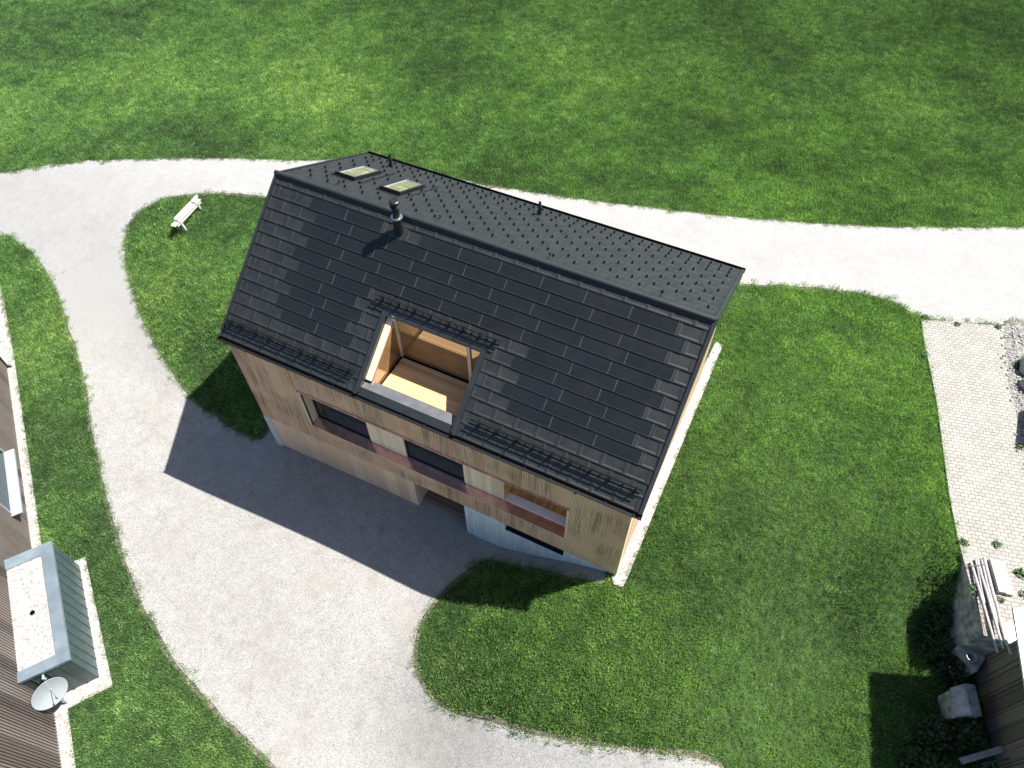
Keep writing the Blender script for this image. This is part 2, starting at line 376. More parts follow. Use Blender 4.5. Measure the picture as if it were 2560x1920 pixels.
DRIVE = [(-32.48, 3.36), (-30.9, 2.7), (-29.16, 1.68), (-27.06, 0.3), (-25.5, -0.72), (-24.07, -1.76), (-22.39, -3.11), (-20.91, -4.16), (-18.9, -5.52), (-17.32, -6.49), (-15.97, -7.26), (-14.31, -8.06), (-12.62, -8.74), (-11.03, -9.14), (-9.52, -9.51), (-8.49, -9.62), (-7.4, -9.81), (-5.58, -10.34), (7.49, -4.38), (6.09, -4.09), (4.85, -4.0), (4.71, -3.97), (4.14, -4.12), (2.88, -4.67), (2.14, -4.82), (1.57, -5.04), (0.26, -5.46), (-0.73, -5.67), (-1.89, -5.91), (-2.88, -6.1), (-3.7, -6.06), (-4.51, -5.76), (-5.1, -5.2), (-5.46, -4.51), (-5.63, -3.77), (-5.51, -2.91), (-4.93, -0.72), (-3.81, -0.58), (-2.3, -0.57), (-1.1, -0.57), (-0.2, -0.39), (-0.03, -0.09), (-1.85, 1.26), (-5.22, 2.31), (-13.93, 1.93), (-16.04, 1.25), (-15.53, 0.26), (-15.69, -0.29), (-16.73, -0.25), (-17.83, -0.15), (-19.0, 0.01), (-19.89, 0.2), (-20.89, 0.55), (-22.84, 1.46), (-25.08, 2.72), (-27.02, 4.15), (-28.44, 5.55), (-28.78, 6.05), (-30.97, 6.07), (-32.58, 4.92)]
PAVE = [(7.61, 16.56), (7.74, 15.87), (8.73, 12.36), (9.69, 8.07), (10.12, 6.54), (10.96, 4.12), (11.18, 3.25), (12.1, 3.4), (16.5, 5.1), (19, 9), (19, 21.8), (13.5, 19.1), (11.58, 18.4), (10.76, 17.7), (9.6, 17.3), (8.51, 16.93)]
STRIP_R = [(-.1, -.1), (.05, -.36), (.37, -.35), (.40, 0), (.36, 4), (.33, 11.4), (.0, 11.5), (-.1, 9)]
LA = Vector((-28.7, -2.15, -2.3)); LD = Vector((.8155, -.5787, 0)).normalized(); LN = Vector((-LD.y, LD.x, 0))
def lp(s, n, z=-2.3): p = LA+LD*s+LN*n; return (p.x, p.y, z)
STRIP_L = [lp(*a)[:2] for a in ((-6, -.3), (-6, .3), (.0, .34), (10.4, .34), (11.3, .36), (11.35, 1.75), (16.7, 1.86), (16.75, .40), (24, .36), (24, -.3))]
HOUSE = [(-14.85, .02), (-.05, .02), (-.05, 9.05), (-14.85, 9.05)]
LB = [lp(*a)[:2] for a in ((-.2, 0), (26, 0), (26, -9), (-.2, -9))]
BAYP = [lp(*a)[:2] for a in ((11.6, 0), (11.6, 1.5), (16.2, 1.5), (16.2, 0))]

def resample(poly, step=.6, jit=0.):
    out = []
    n = len(poly)
    for i in range(n):
        a, b = Vector(poly[i]), Vector(poly[(i+1) % n]); L = (b-a).length; k = max(1, int(L/step))
        for j in range(k):
            p = a.lerp(b, j/k)
            if jit:
                q = mnoise.noise_vector(Vector((p.x*1.1, p.y*1.1, 3.)))*jit + mnoise.noise_vector(Vector((p.x*4.3, p.y*4.3, 9.)))*jit*.5
                p = p+Vector((q.x, q.y))
            out.append((p.x, p.y))
    return out
def smooth_poly(poly, it=2):
    for _ in range(it):
        out = []
        n = len(poly)
        for i in range(n):
            a, b = Vector(poly[i]), Vector(poly[(i+1) % n])
            if (b-a).length < .35: out.append(tuple(a)); continue
            out += [tuple(a.lerp(b, .22)), tuple(a.lerp(b, .78))]
        poly = out
    return poly
def inside(px, py, poly):
    r = np.zeros(px.shape, bool); n = len(poly)
    for i in range(n):
        x0, y0 = poly[i]; x1, y1 = poly[(i+1) % n]
        if y0 == y1: continue
        c = ((y0 > py) != (y1 > py)) & (px < (x1-x0)*(py-y0)/(y1-y0)+x0); r ^= c
    return r
def drape(name, poly, mat, off, grid=.5, kind='structure'):
    xs = [p[0] for p in poly]; ys = [p[1] for p in poly]
    gx, gy = np.meshgrid(np.arange(min(xs), max(xs), grid), np.arange(min(ys), max(ys), grid))
    gx, gy = gx.ravel(), gy.ravel(); k = inside(gx, gy, poly)
    pts = [Vector(p) for p in poly]+[Vector((a, b)) for a, b in zip(gx[k], gy[k])]
    n = len(poly)
    vs, es, fs, *_ = delaunay_2d_cdt(pts, [], [list(range(n))], 1, 1e-5)
    m = MB(); m.v = [(p.x, p.y, hgt(p.x, p.y)+off) for p in vs]; m.f = [tuple(f) for f in fs]; m.mi = [0]*len(fs)
    return tag(m.build(name, mat), kind=kind)
ROADs = resample(smooth_poly(ROAD), .35, .09); DRIVEs = resample(smooth_poly(DRIVE), .35, .07)
drape('road', ROADs, M_road, .003, .4)
drape('driveway', DRIVEs, M_gravel, -.001, .4)
def offset(poly, d):
    n = len(poly); A = sum(poly[i][0]*poly[(i+1) % n][1]-poly[(i+1) % n][0]*poly[i][1] for i in range(n)); sg = 1 if A > 0 else -1; out = []
    for i in range(n):
        a, b = Vector(poly[i-1]), Vector(poly[(i+1) % n]); t_ = b-a
        if t_.length < 1e-6: continue
        nrm = Vector((t_.y, -t_.x)).normalized()*sg; k = d*(1+.8*mnoise.noise(Vector((poly[i][0]*.9, poly[i][1]*.9, 5.)))); out.append((poly[i][0]+nrm.x*k, poly[i][1]+nrm.y*k))
    return out
drape('verge', offset(DRIVEs, .14), M_dirt, -.028, .4)
drape('verge', offset(ROADs, .12), M_dirt, -.020, .4)
drape('gravel_path', resample(STRIP_R, .4), M_pebble, .012, .3)
drape('gravel_border', resample(STRIP_L, .6), M_pebble, .012, .6)
# soil sheet under everything, reaching the horizon
gx = np.concatenate([np.linspace(-900, -70, 12), np.arange(-66, 30, .6), np.linspace(36, 900, 12)])
gy = np.concatenate([np.linspace(-900, -40, 10), np.arange(-36, 40, .6), np.arange(41, 100, 3.), np.linspace(110, 1200, 12)])
X, Y = np.meshgrid(gx, gy); Z = hgt_np(X, Y)-.045
nx, ny = len(gx), len(gy)
m = MB(); m.v = list(zip(X.ravel().tolist(), Y.ravel().tolist(), Z.ravel().tolist()))
m.f = [(j*nx+i, j*nx+i+1, (j+1)*nx+i+1, (j+1)*nx+i) for j in range(ny-1) for i in range(nx-1)]; m.mi = [0]*len(m.f)
tag(m.build('ground', M_soil, smooth=True), kind='structure')
# raised paved yard with its retaining edge
m = MB(); m.prism(PAVE, -2.6, .035); m.mi = [0, 0]+[1]*len(PAVE); tag(m.build('paved_yard', [M_paving, M_block]), kind='structure')

# ------------------------------------------------------------------ grass (uncountable): instanced tufts
def tuft(name, nb, rad, hmin, hmax, wid, seed):
    r = random.Random(seed); v = []; f = []
    for _ in range(nb):
        a = r.uniform(0, 2*pi); d = rad*sqrt(r.random()); bx, by = cos(a)*d, sin(a)*d
        h = r.uniform(hmin, hmax); la = r.uniform(0, 2*pi); ln = r.uniform(.02, .34)*h
        wa = r.uniform(0, pi); wx, wy = cos(wa)*wid*.5*r.uniform(.7, 1.3), sin(wa)*wid*.5
        i = len(v)
        mx, my = bx+cos(la)*ln*.35, by+sin(la)*ln*.35
        v += [(bx-wx, by-wy, -.02), (bx+wx, by+wy, -.02), (mx+wx*.8, my+wy*.8, h*.55), (mx-wx*.8, my-wy*.8, h*.55), (bx+cos(la)*ln, by+sin(la)*ln, h)]
        f += [(i, i+1, i+2, i+3), (i+3, i+2, i+4)]
    me = bpy.data.meshes.new(name); me.from_pydata(v, [], f); me.materials.append(M_grass); me.update()
    return bpy.data.objects.new(name, me)
TUFTS = [tuft('grass_tuft', 34, .15, .05, .13, .0135, 5+i) for i in range(5)]
frustum = [(-64, 22), (14, 58), (24, 48), (17, 2), (16, -14), (-20, -19), (-66, 3)]
def scatter():
    pts = []
    def patch(x0, x1, y0, y1, dens):
        st = 1/sqrt(dens); a, b = np.meshgrid(np.arange(x0, x1, st), np.arange(y0, y1, st))
        a = a.ravel()+nrng.uniform(-.5, .5, a.size)*st; b = b.ravel()+nrng.uniform(-.5, .5, b.size)*st
        return a, b
    A = []
    for (x0, x1, y0, y1, d) in ((-70, 26, -20, 14, 62), (-70, 26, 14, 30, 46), (-70, 26, 30, 62, 32)):
        a, b = patch(x0, x1, y0, y1, d); k = inside(a, b, frustum); A.append((a[k], b[k]))
    a = np.concatenate([q[0] for q in A]); b = np.concatenate([q[1] for q in A])
    keep = np.ones(a.size, bool)
    for poly, sh in ((ROADs, .10), (DRIVEs, .10), (PAVE, 0), (STRIP_R, 0), (STRIP_L, 0), (HOUSE, 0), (LB, 0), (BAYP, 0)):
        jx = nrng.normal(0, 1, a.size)*sh; jy = nrng.normal(0, 1, a.size)*sh
        keep &= ~inside(a+jx, b+jy, poly)
    # bare earth strip along the concrete base of the front wall
    return a[keep], b[keep]
ga, gb = scatter()
gz = hgt_np(ga, gb)-.01
def fbm(a, b, s, seed):
    r = np.random.default_rng(seed); out = np.zeros(a.size); amp = 1.
    for o in range(4):
        for _ in range(4):
            th = r.uniform(0, 2*pi); ph = r.uniform(0, 2*pi); k = s*(2**o)*r.uniform(.7, 1.4)
            out += amp*np.sin((a*np.cos(th)+b*np.sin(th))*k+ph)
        amp *= .6
    return out
lawn = ((gb < 15) & (ga > -30)).astype(float)
scl = 1.08+.035*fbm(ga, gb, .35, 3)+nrng.normal(0, .15, ga.size)
scl = np.clip(scl, .55, 2.0)*np.where(lawn > 0, .92, 1.15)
wild = (ga > 9.2) & (gb < 7) & (gb > -14) & (ga-9.5 > -(gb-6.5)*.05)
scl = np.where(wild, scl*1.25, scl)
me = bpy.data.meshes.new('grass'); me.vertices.add(ga.size)
me.vertices.foreach_set('co', np.stack([ga, gb, gz], 1).astype(np.float32).ravel())
at = me.attributes.new('scl', 'FLOAT', 'POINT'); at.data.foreach_set('value', scl.astype(np.float32))
at = me.attributes.new('rot', 'FLOAT_VECTOR', 'POINT')
rot = np.stack([nrng.normal(0, .16, ga.size), nrng.normal(0, .16, ga.size), nrng.uniform(0, 2*pi, ga.size)], 1)
at.data.foreach_set('vector', rot.astype(np.float32).ravel())
at = me.attributes.new('pick', 'INT', 'POINT'); at.data.foreach_set('value', nrng.integers(0, len(TUFTS), ga.size).astype(np.int32))
me.update()
grass = bpy.data.objects.new('grass', me); COL.objects.link(grass)
tag(grass, 'green meadow and lawn grass growing around the road, driveway and houses', 'grass', kind='stuff')
def grass_nodes():
    ng = bpy.data.node_groups.new('grass_blades', 'GeometryNodeTree')
    ng.interface.new_socket('Geometry', in_out='INPUT', socket_type='NodeSocketGeometry')
    ng.interface.new_socket('Geometry', in_out='OUTPUT', socket_type='NodeSocketGeometry')
    N = ng.nodes; L = ng.links
    gi = N.new('NodeGroupInput'); go = N.new('NodeGroupOutput')
    j = N.new('GeometryNodeJoinGeometry')
    def attr(name, typ):
        a = N.new('GeometryNodeInputNamedAttribute'); a.data_type = typ; a.inputs['Name'].default_value = name; return a.outputs[0]
    pk = attr('pick', 'INT'); sA = attr('scl', 'FLOAT'); rA = attr('rot', 'FLOAT_VECTOR')
    for i, t in enumerate(TUFTS):
        oi = N.new('GeometryNodeObjectInfo'); oi.inputs['Object'].default_value = t; oi.inputs['As Instance'].default_value = True
        cmp = N.new('FunctionNodeCompare'); cmp.data_type = 'INT'; cmp.operation = 'EQUAL'
        L.new(pk, cmp.inputs[2]); cmp.inputs[3].default_value = i
        ip = N.new('GeometryNodeInstanceOnPoints')
        L.new(gi.outputs[0], ip.inputs['Points']); L.new(cmp.outputs[0], ip.inputs['Selection'])
        L.new(oi.outputs['Geometry'], ip.inputs['Instance']); L.new(rA, ip.inputs['Rotation']); L.new(sA, ip.inputs['Scale'])
        L.new(ip.outputs[0], j.inputs[0])
    L.new(j.outputs[0], go.inputs[0]); return ng
md = grass.modifiers.new('blades', 'NODES'); md.node_group = grass_nodes()
print('grass tufts', ga.size)

# ------------------------------------------------------------------ the house
TH = radians(37.475); YE, ZE = -.12, 4.859; XL, XR = -14.923, .265; V = 5.778
YR, ZR = YE+V*cos(TH), ZE+V*sin(TH)
YB, ZB = 9.224, 6.145
_l = sqrt((YB-YR)**2+(ZB-ZR)**2); VB = _l; CB, SB = (YB-YR)/_l, (ZB-ZR)/_l; THB = math.atan2(-(ZB-ZR), YB-YR)
def Pf(x, v, h=0.): return (x, YE+v*cos(TH)-h*sin(TH), ZE+v*sin(TH)+h*cos(TH))
def Pb(x, v, h=0.): return (x, YR+v*CB-h*SB, ZR+v*SB+h*CB)
TW, RH, K0 = .7, .42, -4.84
DX0, DX1, DV = -9.45, -5.74, 2.80   # terrace opening with its flashing

house = root('timber_house', (-7.45, 4.5, -2.3), 'timber clad house with black solar tile roof and cut-in roof terrace, beside the gravel drive', 'house')

def rb(*a): return a
# roof body: slabs under the tiles, flat flashings, tiles
roof = MB()
D0, D1, DVT, DVB = -9.34, -5.86, 2.68, .02
for x0, x1, v0, v1 in ((XL, D0, 0, V), (D1, XR, 0, V), (D0, D1, DVT, V)):
    roof.slab(Pf, x0, x1, v0, v1, -.24, 0., 1)
roof.slab(Pb, XL, XR, .0, VB, -.24, 0., 1)
def tile(P, mb, x0, x1, v0, v1, full=None):
    g = .004; x0 += g; x1 -= g
    if x1-x0 < .03 or v1-v0 < .03: return
    hb, ht = .032, .010
    def h(v): return hb-(hb-ht)*(v-v0)/RH
    o = [(x0, v0), (x1, v0), (x1, v1), (x0, v1)]
    O = [P(a, b, h(b)) for a, b in o]
    mb.face([P(x0, v0, 0), P(x1, v0, 0), O[1], O[0]], 1)
    mb.face([P(x0, v1, 0), P(x0, v0, 0), O[0], O[3]], 1); mb.face([P(x1, v0, 0), P(x1, v1, 0), O[2], O[1]], 1)
    mL, mR, mB, mT = .055, .03, .04, .02
    a0, a1, b0, b1 = x0+mL, x1-mR, v0+mB, v1-mT
    if a1-a0 < .12 or b1-b0 < .1: mb.face(O, 0); return
    w_ = .030; d = -.012
    i1 = [(a0, b0), (a1, b0), (a1, b1), (a0, b1)]; i2 = [(a0+w_, b0+w_), (a1-w_*.6, b0+w_), (a1-w_*.6, b1-w_*.3), (a0+w_, b1-w_*.3)]
    I1 = [P(a, b, h(b)) for a, b in i1]; I2 = [P(a, b, h(b)+d) for a, b in i2]
    for k in range(4):
        k2 = (k+1) % 4
        mb.face([O[k], O[k2], I1[k2], I1[k]], 0); mb.face([I1[k], I1[k2], I2[k2], I2[k]], 0)
    mb.face(I2, 0)
SOL = {12: [(-12, -10), (-10, -8)]+[(k, k+2) for k in (-6, -4, -2, 0, 2, 4)]}
for r in (11, 9): SOL[r] = [(k, k+2) for k in np.arange(-11.5, 6, 2)]
for r in (10, 8): SOL[r] = [(k, k+2) for k in np.arange(-12, 5, 2)]
SOL[7] = [(-11.5, -9.5), (-9.5, -7.5), (.5, 2.5), (2.5, 4.5), (4.5, 6.5)]
for r in (5, 3): SOL[r] = list(SOL[7])
for r in (6, 4): SOL[r] = [(-12, -10), (-10, -8), (0, 2), (2, 4), (4, 6)]
XT0, XT1 = XL+.07, XR-.10
CHX0, CHX1 = -10.17, -9.59
for r in range(14):
    v0 = r*RH; v1 = min(v0+RH, 5.72); ph = 0. if r % 2 == 0 else .5
    blk = [(a*TW+K0, b*TW+K0) for a, b in SOL.get(r, [])]
    if v0 < DV: blk.append((DX0, DX1))
    if r == 12: blk.append((CHX0, CHX1))
    for k in range(-16, 10):
        a, b = K0+(k+ph)*TW, K0+(k+ph+1)*TW; a, b = max(a, XT0), min(b, XT1)
        segs = [(a, b)]
        for (c, d) in blk:
            ns_ = []
            for (p, q) in segs:
                if q <= c+1e-4 or p >= d-1e-4: ns_.append((p, q)); continue
                if p < c-.02: ns_.append((p, c))
                if q > d+.02: ns_.append((d, q))
            segs = ns_
        for (p, q) in segs:
            if q-p > .05: tile(Pf, roof, p, q, v0, v1)
# row 6 above the terrace gets a flat flashing instead
roof.slab(Pf, DX0, DX1, DVT, 2.94, 0., .022, 2)
roof.slab(Pf, CHX0, CHX1, 12*RH, 12*RH+.42, 0., .02, 2)
# back slope
for r in range(13):
    v0 = VB-(r+1)*RH; v1 = VB-r*RH
    if v1 < .1: break
    ph = 0. if r % 2 == 0 else .35
    def Pbr(x, v, h=0.): return Pb(x, VB-v, h)
    for k in range(-22, 9):
        a, b = K0+k*TW+ph, K0+(k+1)*TW+ph; a, b = max(a, XT0), min(b, XT1)
        if b-a < .05: continue
        segs = [(a, b)]
        if v1 > 1.62 and v0 < 3.55:
            for c, d in ((-13.86, -12.96), (-12.0, -11.1)):
                ns_ = []
                for (p, q) in segs:
                    if q <= c or p >= d: ns_.append((p, q)); continue
                    if p < c: ns_.append((p, c))
                    if q > d: ns_.append((d, q))
                segs = ns_
        for p, q in segs:
            if q-p < .05: continue
            # tile overlaps run down towards the back eave: lower edge at larger v
            def Pt(x, v, h=0., v1=v1): return Pb(-x, v1-v, h)
            tile(Pt, roof, -q, -p, 0, min(RH, v1-.02))
roof_o = roof.build('roof', [M_tile, M_dark, M_flash], house)

# solar tiles, each a sub-part of the roof
def solar_mesh():
    m = MB(); g = .004; L_ = 1.4
    def h(v): return .036-.024*v/RH
    x0, x1 = g, L_-g
    sp = x1-.036
    m.face([(x0, 0, 0), (x1, 0, 0), (x1, 0, h(0)), (x0, 0, h(0))], 1)
    m.face([(x0, RH, 0), (x0, 0, 0), (x0, 0, h(0)), (x0, RH, h(RH))], 1)
    m.face([(x0, .014, h(.014)), (sp, .014, h(.014)), (sp, RH, h(RH)), (x0, RH, h(RH))], 0)
    m.box((x0, 0, .02), (x1, .014, h(0)+.006), 2)  # lower lip in paler grey: highlight of the tile edge put into its colour
    m.hexa([(sp, .014, .01), (x1, .014, .01), (x1, RH, .006), (sp, RH, .006), (sp, .014, h(0)+.004), (x1, .014, h(0)+.004), (x1, RH, h(RH)+.003), (sp, RH, h(RH)+.003)], 2)
    for hx in (.35, 1.05): m.box((hx-.006, -.03, .004), (hx+.006, .0, .04), 1)
    me = bpy.data.meshes.new('solar_tile'); me.from_pydata(m.v, [], m.f)
    for q in (M_solar, M_dark, M_alu): me.materials.append(q)
    me.polygons.foreach_set('material_index', m.mi); me.update(); return me
SM = solar_mesh(); base = Vector(WL[roof_o.name])
for r, lst in SOL.items():
    for a, b in lst:
        o = bpy.data.objects.new('solar_tile', SM); COL.objects.link(o); o.parent = roof_o
        o.location = Vector(Pf(K0+a*TW, r*RH, 0.))-base; o.rotation_euler = (TH, 0, 0)

# ridge, verges, gutters
m = MB(); m.tube((XL-.02, YR, ZR+.045), (XR-.03, YR, ZR+.045), .085, 14)
m.slab(Pf, XL, XR-.03, V-.10, V-.02, .0, .05); m.slab(Pb, XL, XR-.03, .0, .12, .0, .05)
m.build('ridge_cap', M_flash, roof_o, smooth=False)
for x0, x1 in ((XL-.02, XL+.06), (XR-.085, XR+.02)):
    m = MB(); m.slab(Pf, x0, x1, -.02, V, -.27, .062); m.slab(Pb, x0, x1, 0, VB+.02, -.27, .062)
    m.build('verge_flashing', M_flash, roof_o)
def gutter(y, z, sgn, nm):
    m = MB(); x0, x1 = XL-.03, XR+.04; r = .10; n = 8
    for k in range(n):
        t0, t1 = pi+pi*k/n, pi+pi*(k+1)/n
        for rr, fl in ((r, 0), (r-.008, 1)):
            q = [(x0, y+cos(t0)*rr, z+sin(t0)*rr), (x1, y+cos(t0)*rr, z+sin(t0)*rr), (x1, y+cos(t1)*rr, z+sin(t1)*rr), (x0, y+cos(t1)*rr, z+sin(t1)*rr)]
            m.face(q if fl else q[::-1])
    for x in (x0, x1):
        m.face([(x, y+cos(pi+pi*k/n)*r, z+sin(pi+pi*k/n)*r) for k in range(n+1)])
    m.tube((x0, y-r*sgn, z), (x1, y-r*sgn, z), .011, 6)
    for k in range(18):
        xx = x0+.4+k*.86; m.box((xx-.010, y-r-.006, z-.05), (xx+.010, y+r, z-.035))
    return m.build(nm, M_black, house)
gut = gutter(YE-.095, ZE-.01, 1, 'gutter'); gutter(YB+.09, ZB-.01, -1, 'gutter')
m = MB(); m.tube((-1.72, YE-.095, ZE-.10), (-1.72, YE-.09, ZE-.24), .045, 10); m.tube((-1.72, YE-.09, ZE-.22), (-1.72, .03, ZE-.42), .04, 10)
m.build('downpipe_spout', M_dark, gut)

# chimney
cx, cy = -9.87, 4.06; cz = ZE+5.26*sin(TH)
ch = MB(); ch.tube((cx, cy, cz-.25), (cx, cy, cz+.62), .155, 28); ch.tube((cx, cy, cz+.6), (cx, cy, cz+1.05), .118, 28)
cho = ch.build('chimney', M_dark, roof_o, smooth=False)
m = MB(); m.lathe((cx, cy, cz+.60), [(.118, .03), (.185, .025), (.19, 0), (.185, -.025), (.157, -.03)], 28); m.build('collar', M_steel, cho, smooth=False)
m = MB()
for k in range(3): m.lathe((cx, cy, cz+1.0+k*.055), [(.118, 0), (.150, .012), (.150, .028), (.118, .04)], 28)
m.lathe((cx, cy, cz+1.16), [(.12, 0), (.160, .005), (.160, .06), (.125, .085), (.1, .088), (0.001, .09)], 28)
m.build('chimney_cap', M_dark, cho, smooth=False)

# vent pipes on the back slope
for vx, vv in ((-13.26, 4.50), (-6.99, 4.42)):
    x, y, z = Pb(vx, vv); m = MB(); m.tube((x, y, z-.05), (x, y, z+.40), .062, 14); m.tube((x, y, z+.4), (x, y, z+.58), .05, 14); m.tube((x, y, z+.36), (x, y, z+.42), .075, 14)
    m.build('vent_pipe', M_dark, roof_o)
# roof hooks
for hx, hv in ((-13.09, .72), (-5.11, .42), (-1.49, .42), (-9.05, .55), (-13.1, 5.0)):
    m = MB(); m.slab(Pb, hx-.012, hx+.012, hv, hv+.26, .03, .045); m.tube(Pb(hx, hv+.26, .03), Pb(hx, hv+.27, .12), .016, 8); m.slab(Pb, hx-.04, hx+.04, hv+.22, hv+.28, .10, .13)
    m.build('roof_hook', M_dark, roof_o)
# skylights
for x0, x1 in ((-13.82, -13.0), (-11.96, -11.14)):
    v0, v1 = 1.72, 3.42
    m = MB(); m.slab(Pb, x0, x1, v0, v0+.07, 0, .13); m.slab(Pb, x0, x1, v1-.07, v1, 0, .10)
    m.slab(Pb, x0, x0+.07, v0+.07, v1-.07, 0, .12); m.slab(Pb, x1-.07, x1, v0+.07, v1-.07, 0, .12)
    sk = m.build('skylight', M_dark, roof_o)
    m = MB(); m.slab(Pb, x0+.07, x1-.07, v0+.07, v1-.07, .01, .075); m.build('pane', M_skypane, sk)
    m = MB(); m.slab(Pb, x0+.07, x0+.095, v0+.07, v1-.07, .075, .10); m.slab(Pb, x1-.095, x1-.07, v0+.07, v1-.07, .075, .10)
    m.slab(Pb, x0+.095, x1-.095, v1-.095, v1-.07, .075, .10); m.build('pane_seal', M_white_metal, sk)
    m = MB(); m.slab(Pb, x0-.075, x0-.04, v0-.12, v1+.15, .0, .05); m.build('flashing', M_dark, sk)
    m = MB(); m.slab(Pb, x1+.27, x1+.31, v0-.05, v1+.42, .0, .05); m.build('flashing', M_dark, sk)
# snow stops on the back slope
stops = []
XS, V0b = -.131, .806
for j in range(12):
    step = .35 if j in (9, 10) else .7; off = 0. if j % 2 == 0 else .35
    if j in (9, 10): off = 0.
    k = 0
    while True:
        x = XS-off-step*k; k += 1
        if x < XL+.2: break
        v = V0b+.42*j
        if v > VB-.03: continue
        if 1.5 < v < 3.6 and (-13.95 < x < -12.9 or -12.1 < x < -11.0): continue
        stops.append((x, v))
stops.sort(key=lambda q: (Vector(Pb(*q))-Vector((1.27, -9.99, 23.2))).length)
def stop_mb(m, x, v):
    m.slab(Pb, x-.030, x+.030, v-.035, v+.02, .02, .095); m.slab(Pb, x-.012, x+.012, v-.10, v-.03, .022, .036)
sm = MB(); P0 = Pb(0, 0); stop_mb(sm, 0, 0); sme = bpy.data.meshes.new('snow_stop'); sme.from_pydata([tuple(Vector(q)-Vector(P0)) for q in sm.v], [], sm.f); sme.materials.append(M_dark)
for x, v in stops[:100]:
    o = bpy.data.objects.new('snow_stop', sme); COL.objects.link(o); o.parent = roof_o; o.location = Vector(Pb(x, v))-base
m = MB()
for x, v in stops[100:]: stop_mb(m, x, v)
tag(m.build('snow_stops', M_dark, roof_o), kind='stuff')

# snow guards on the front slope
def guard(xs, v, x0, x1):
    m = MB()
    for hh in (.085, .175, .265):
        m.slab(Pf, x0, x1, v-.004, v+.020, hh, hh+.034)
        m.slab(Pf, x0, x1, v+.022, v+.030, hh+.004, hh+.026)
    for k in range(len(xs)-1):
        xm = .5*(xs[k]+xs[k+1]); m.slab(Pf, xm-.012, xm+.012, v-.20, v-.004, .034, .05); m.slab(Pf, xm-.012, xm+.012, v-.012, v+.0, .034, .27)
    g = m.build('snow_guard', M_rail, roof_o)
    for x in xs:
        m = MB()
        a = [(v-.16, .036), (v+.06, .036), (v+.06, .10), (v+.035, .33), (v-.025, .33), (v-.04, .20)]
        i = len(m.v)
        for xx in (x-.009, x+.009): m.v += [Pf(xx, vv, hh) for vv, hh in a]
        n = len(a); m.f.append(tuple(i+k for k in range(n))); m.mi.append(0); m.f.append(tuple(i+n+k for k in range(n))[::-1]); m.mi.append(0)
        for k in range(n): m.f.append((i+k, i+n+k, i+n+(k+1) % n, i+(k+1) % n)); m.mi.append(0)
        m.slab(Pf, x-.035, x+.02, v-.08, v+.05, .034, .045)
        b = m.build('bracket', M_rail, g)
        m = MB(); m.tube(Pf(x+.02, v-.02, .04), Pf(x+.02, v-.02, .065), .013, 8); m.build('bolt', M_steel, g)
guard([-14.60, -14.14, -13.55, -12.99, -12.37, -11.69, -11.13, -10.51, -9.86], .60, -14.78, -9.62)
guard([-9.57, -8.97, -8.38, -7.82, -7.15, -6.66, -6.08, -5.58], 3.14, -9.80, -5.36)
guard([-5.12, -4.54, -3.86, -3.31, -2.72, -2.12, -1.5, -.91, -.11], .63, -5.42, .08)

# ---- roof terrace
T = MB()   # upstand of the opening: dark metal frame
for x0, x1, v0, v1 in ((DX0, D0, -.02, 2.80), (D1, DX1, -.02, 2.80)): T.slab(Pf, x0, x1, v0, v1, -.05, .085)
T.slab(Pf, D0, D1, DVT, 2.80, -.05, .075)
for x0, x1 in ((D0, D0+.05), (D1-.05, D1)): T.slab(Pf, x0, x1, .05, DVT, -.24, .078)
T.slab(Pf, D0+.05, D1-.05, DVT-.045, DVT, -.24, .070)
tw = T.build('terrace_surround', M_flash, roof_o)
m = MB(); m.slab(Pf, D0-.1, D1+.1, -.03, .24, -.12, .012, 0)
py, pz = Pf(0, .24, .012)[1:]
m.box((D0+.02, py-.02, 4.5), (D1-.02, py+.38, pz-.02), 1)
m.build('parapet', [M_flash, M_greymetal], roof_o)
ZD = 4.62
tr = MB(); tr.box((-8.95, .22, ZD-.1), (-5.80, 1.93, ZD)); tro = tr.build('terrace_deck', M_deck, house)
m = MB(); m.box((-9.6, .15, ZD-.25), (-5.7, 2.3, ZD-.14)); m.build('terrace_drain', M_dark, tro)
def ypoly(x0, x1, pts):
    m = MB(); n = len(pts); m.v = [(x0, y, z) for y, z in pts]+[(x1, y, z) for y, z in pts]
    m.f = [tuple(range(n))[::-1], tuple(range(n, 2*n))]+[(k, (k+1) % n, n+(k+1) % n, n+k) for k in range(n)]; m.mi = [0]*len(m.f); return m
def zr(y, h=-.12): return ZE+(y-YE)*math.tan(TH)+h/cos(TH)
ypoly(-9.06, -9.03, [(.22, ZD-.02), (2.03, ZD-.02), (2.03, zr(2.03)), (.22, zr(.22))]).build('side_window', M_mirror, house)
m = MB(); m.box((-9.03, 2.03, ZD-.02), (-5.86, 2.06, zr(2.03))); m.build('back_window', M_mirror, house)
m = MB(); m.box((-9.09, 1.97, ZD-.02), (-8.98, 2.09, 6.56)); m.build('post', M_frame_wood, house)
m = MB(); m.box((-6.43, 1.98, ZD-.02), (-6.31, 2.09, 6.52)); m.build('post', M_frame_wood, house)
m = MB(); m.slab(Pf, -9.285, -9.075, .52, DVT-.01, -.40, -.08); m.build('raking_beam', M_frame_wood, house)
ypoly(-5.86, -5.80, [(.2, ZD-.1), (2.1, ZD-.1), (2.1, zr(2.1, -.05)), (.2, zr(.2, -.05))]).build('side_wall', M_brown, house)

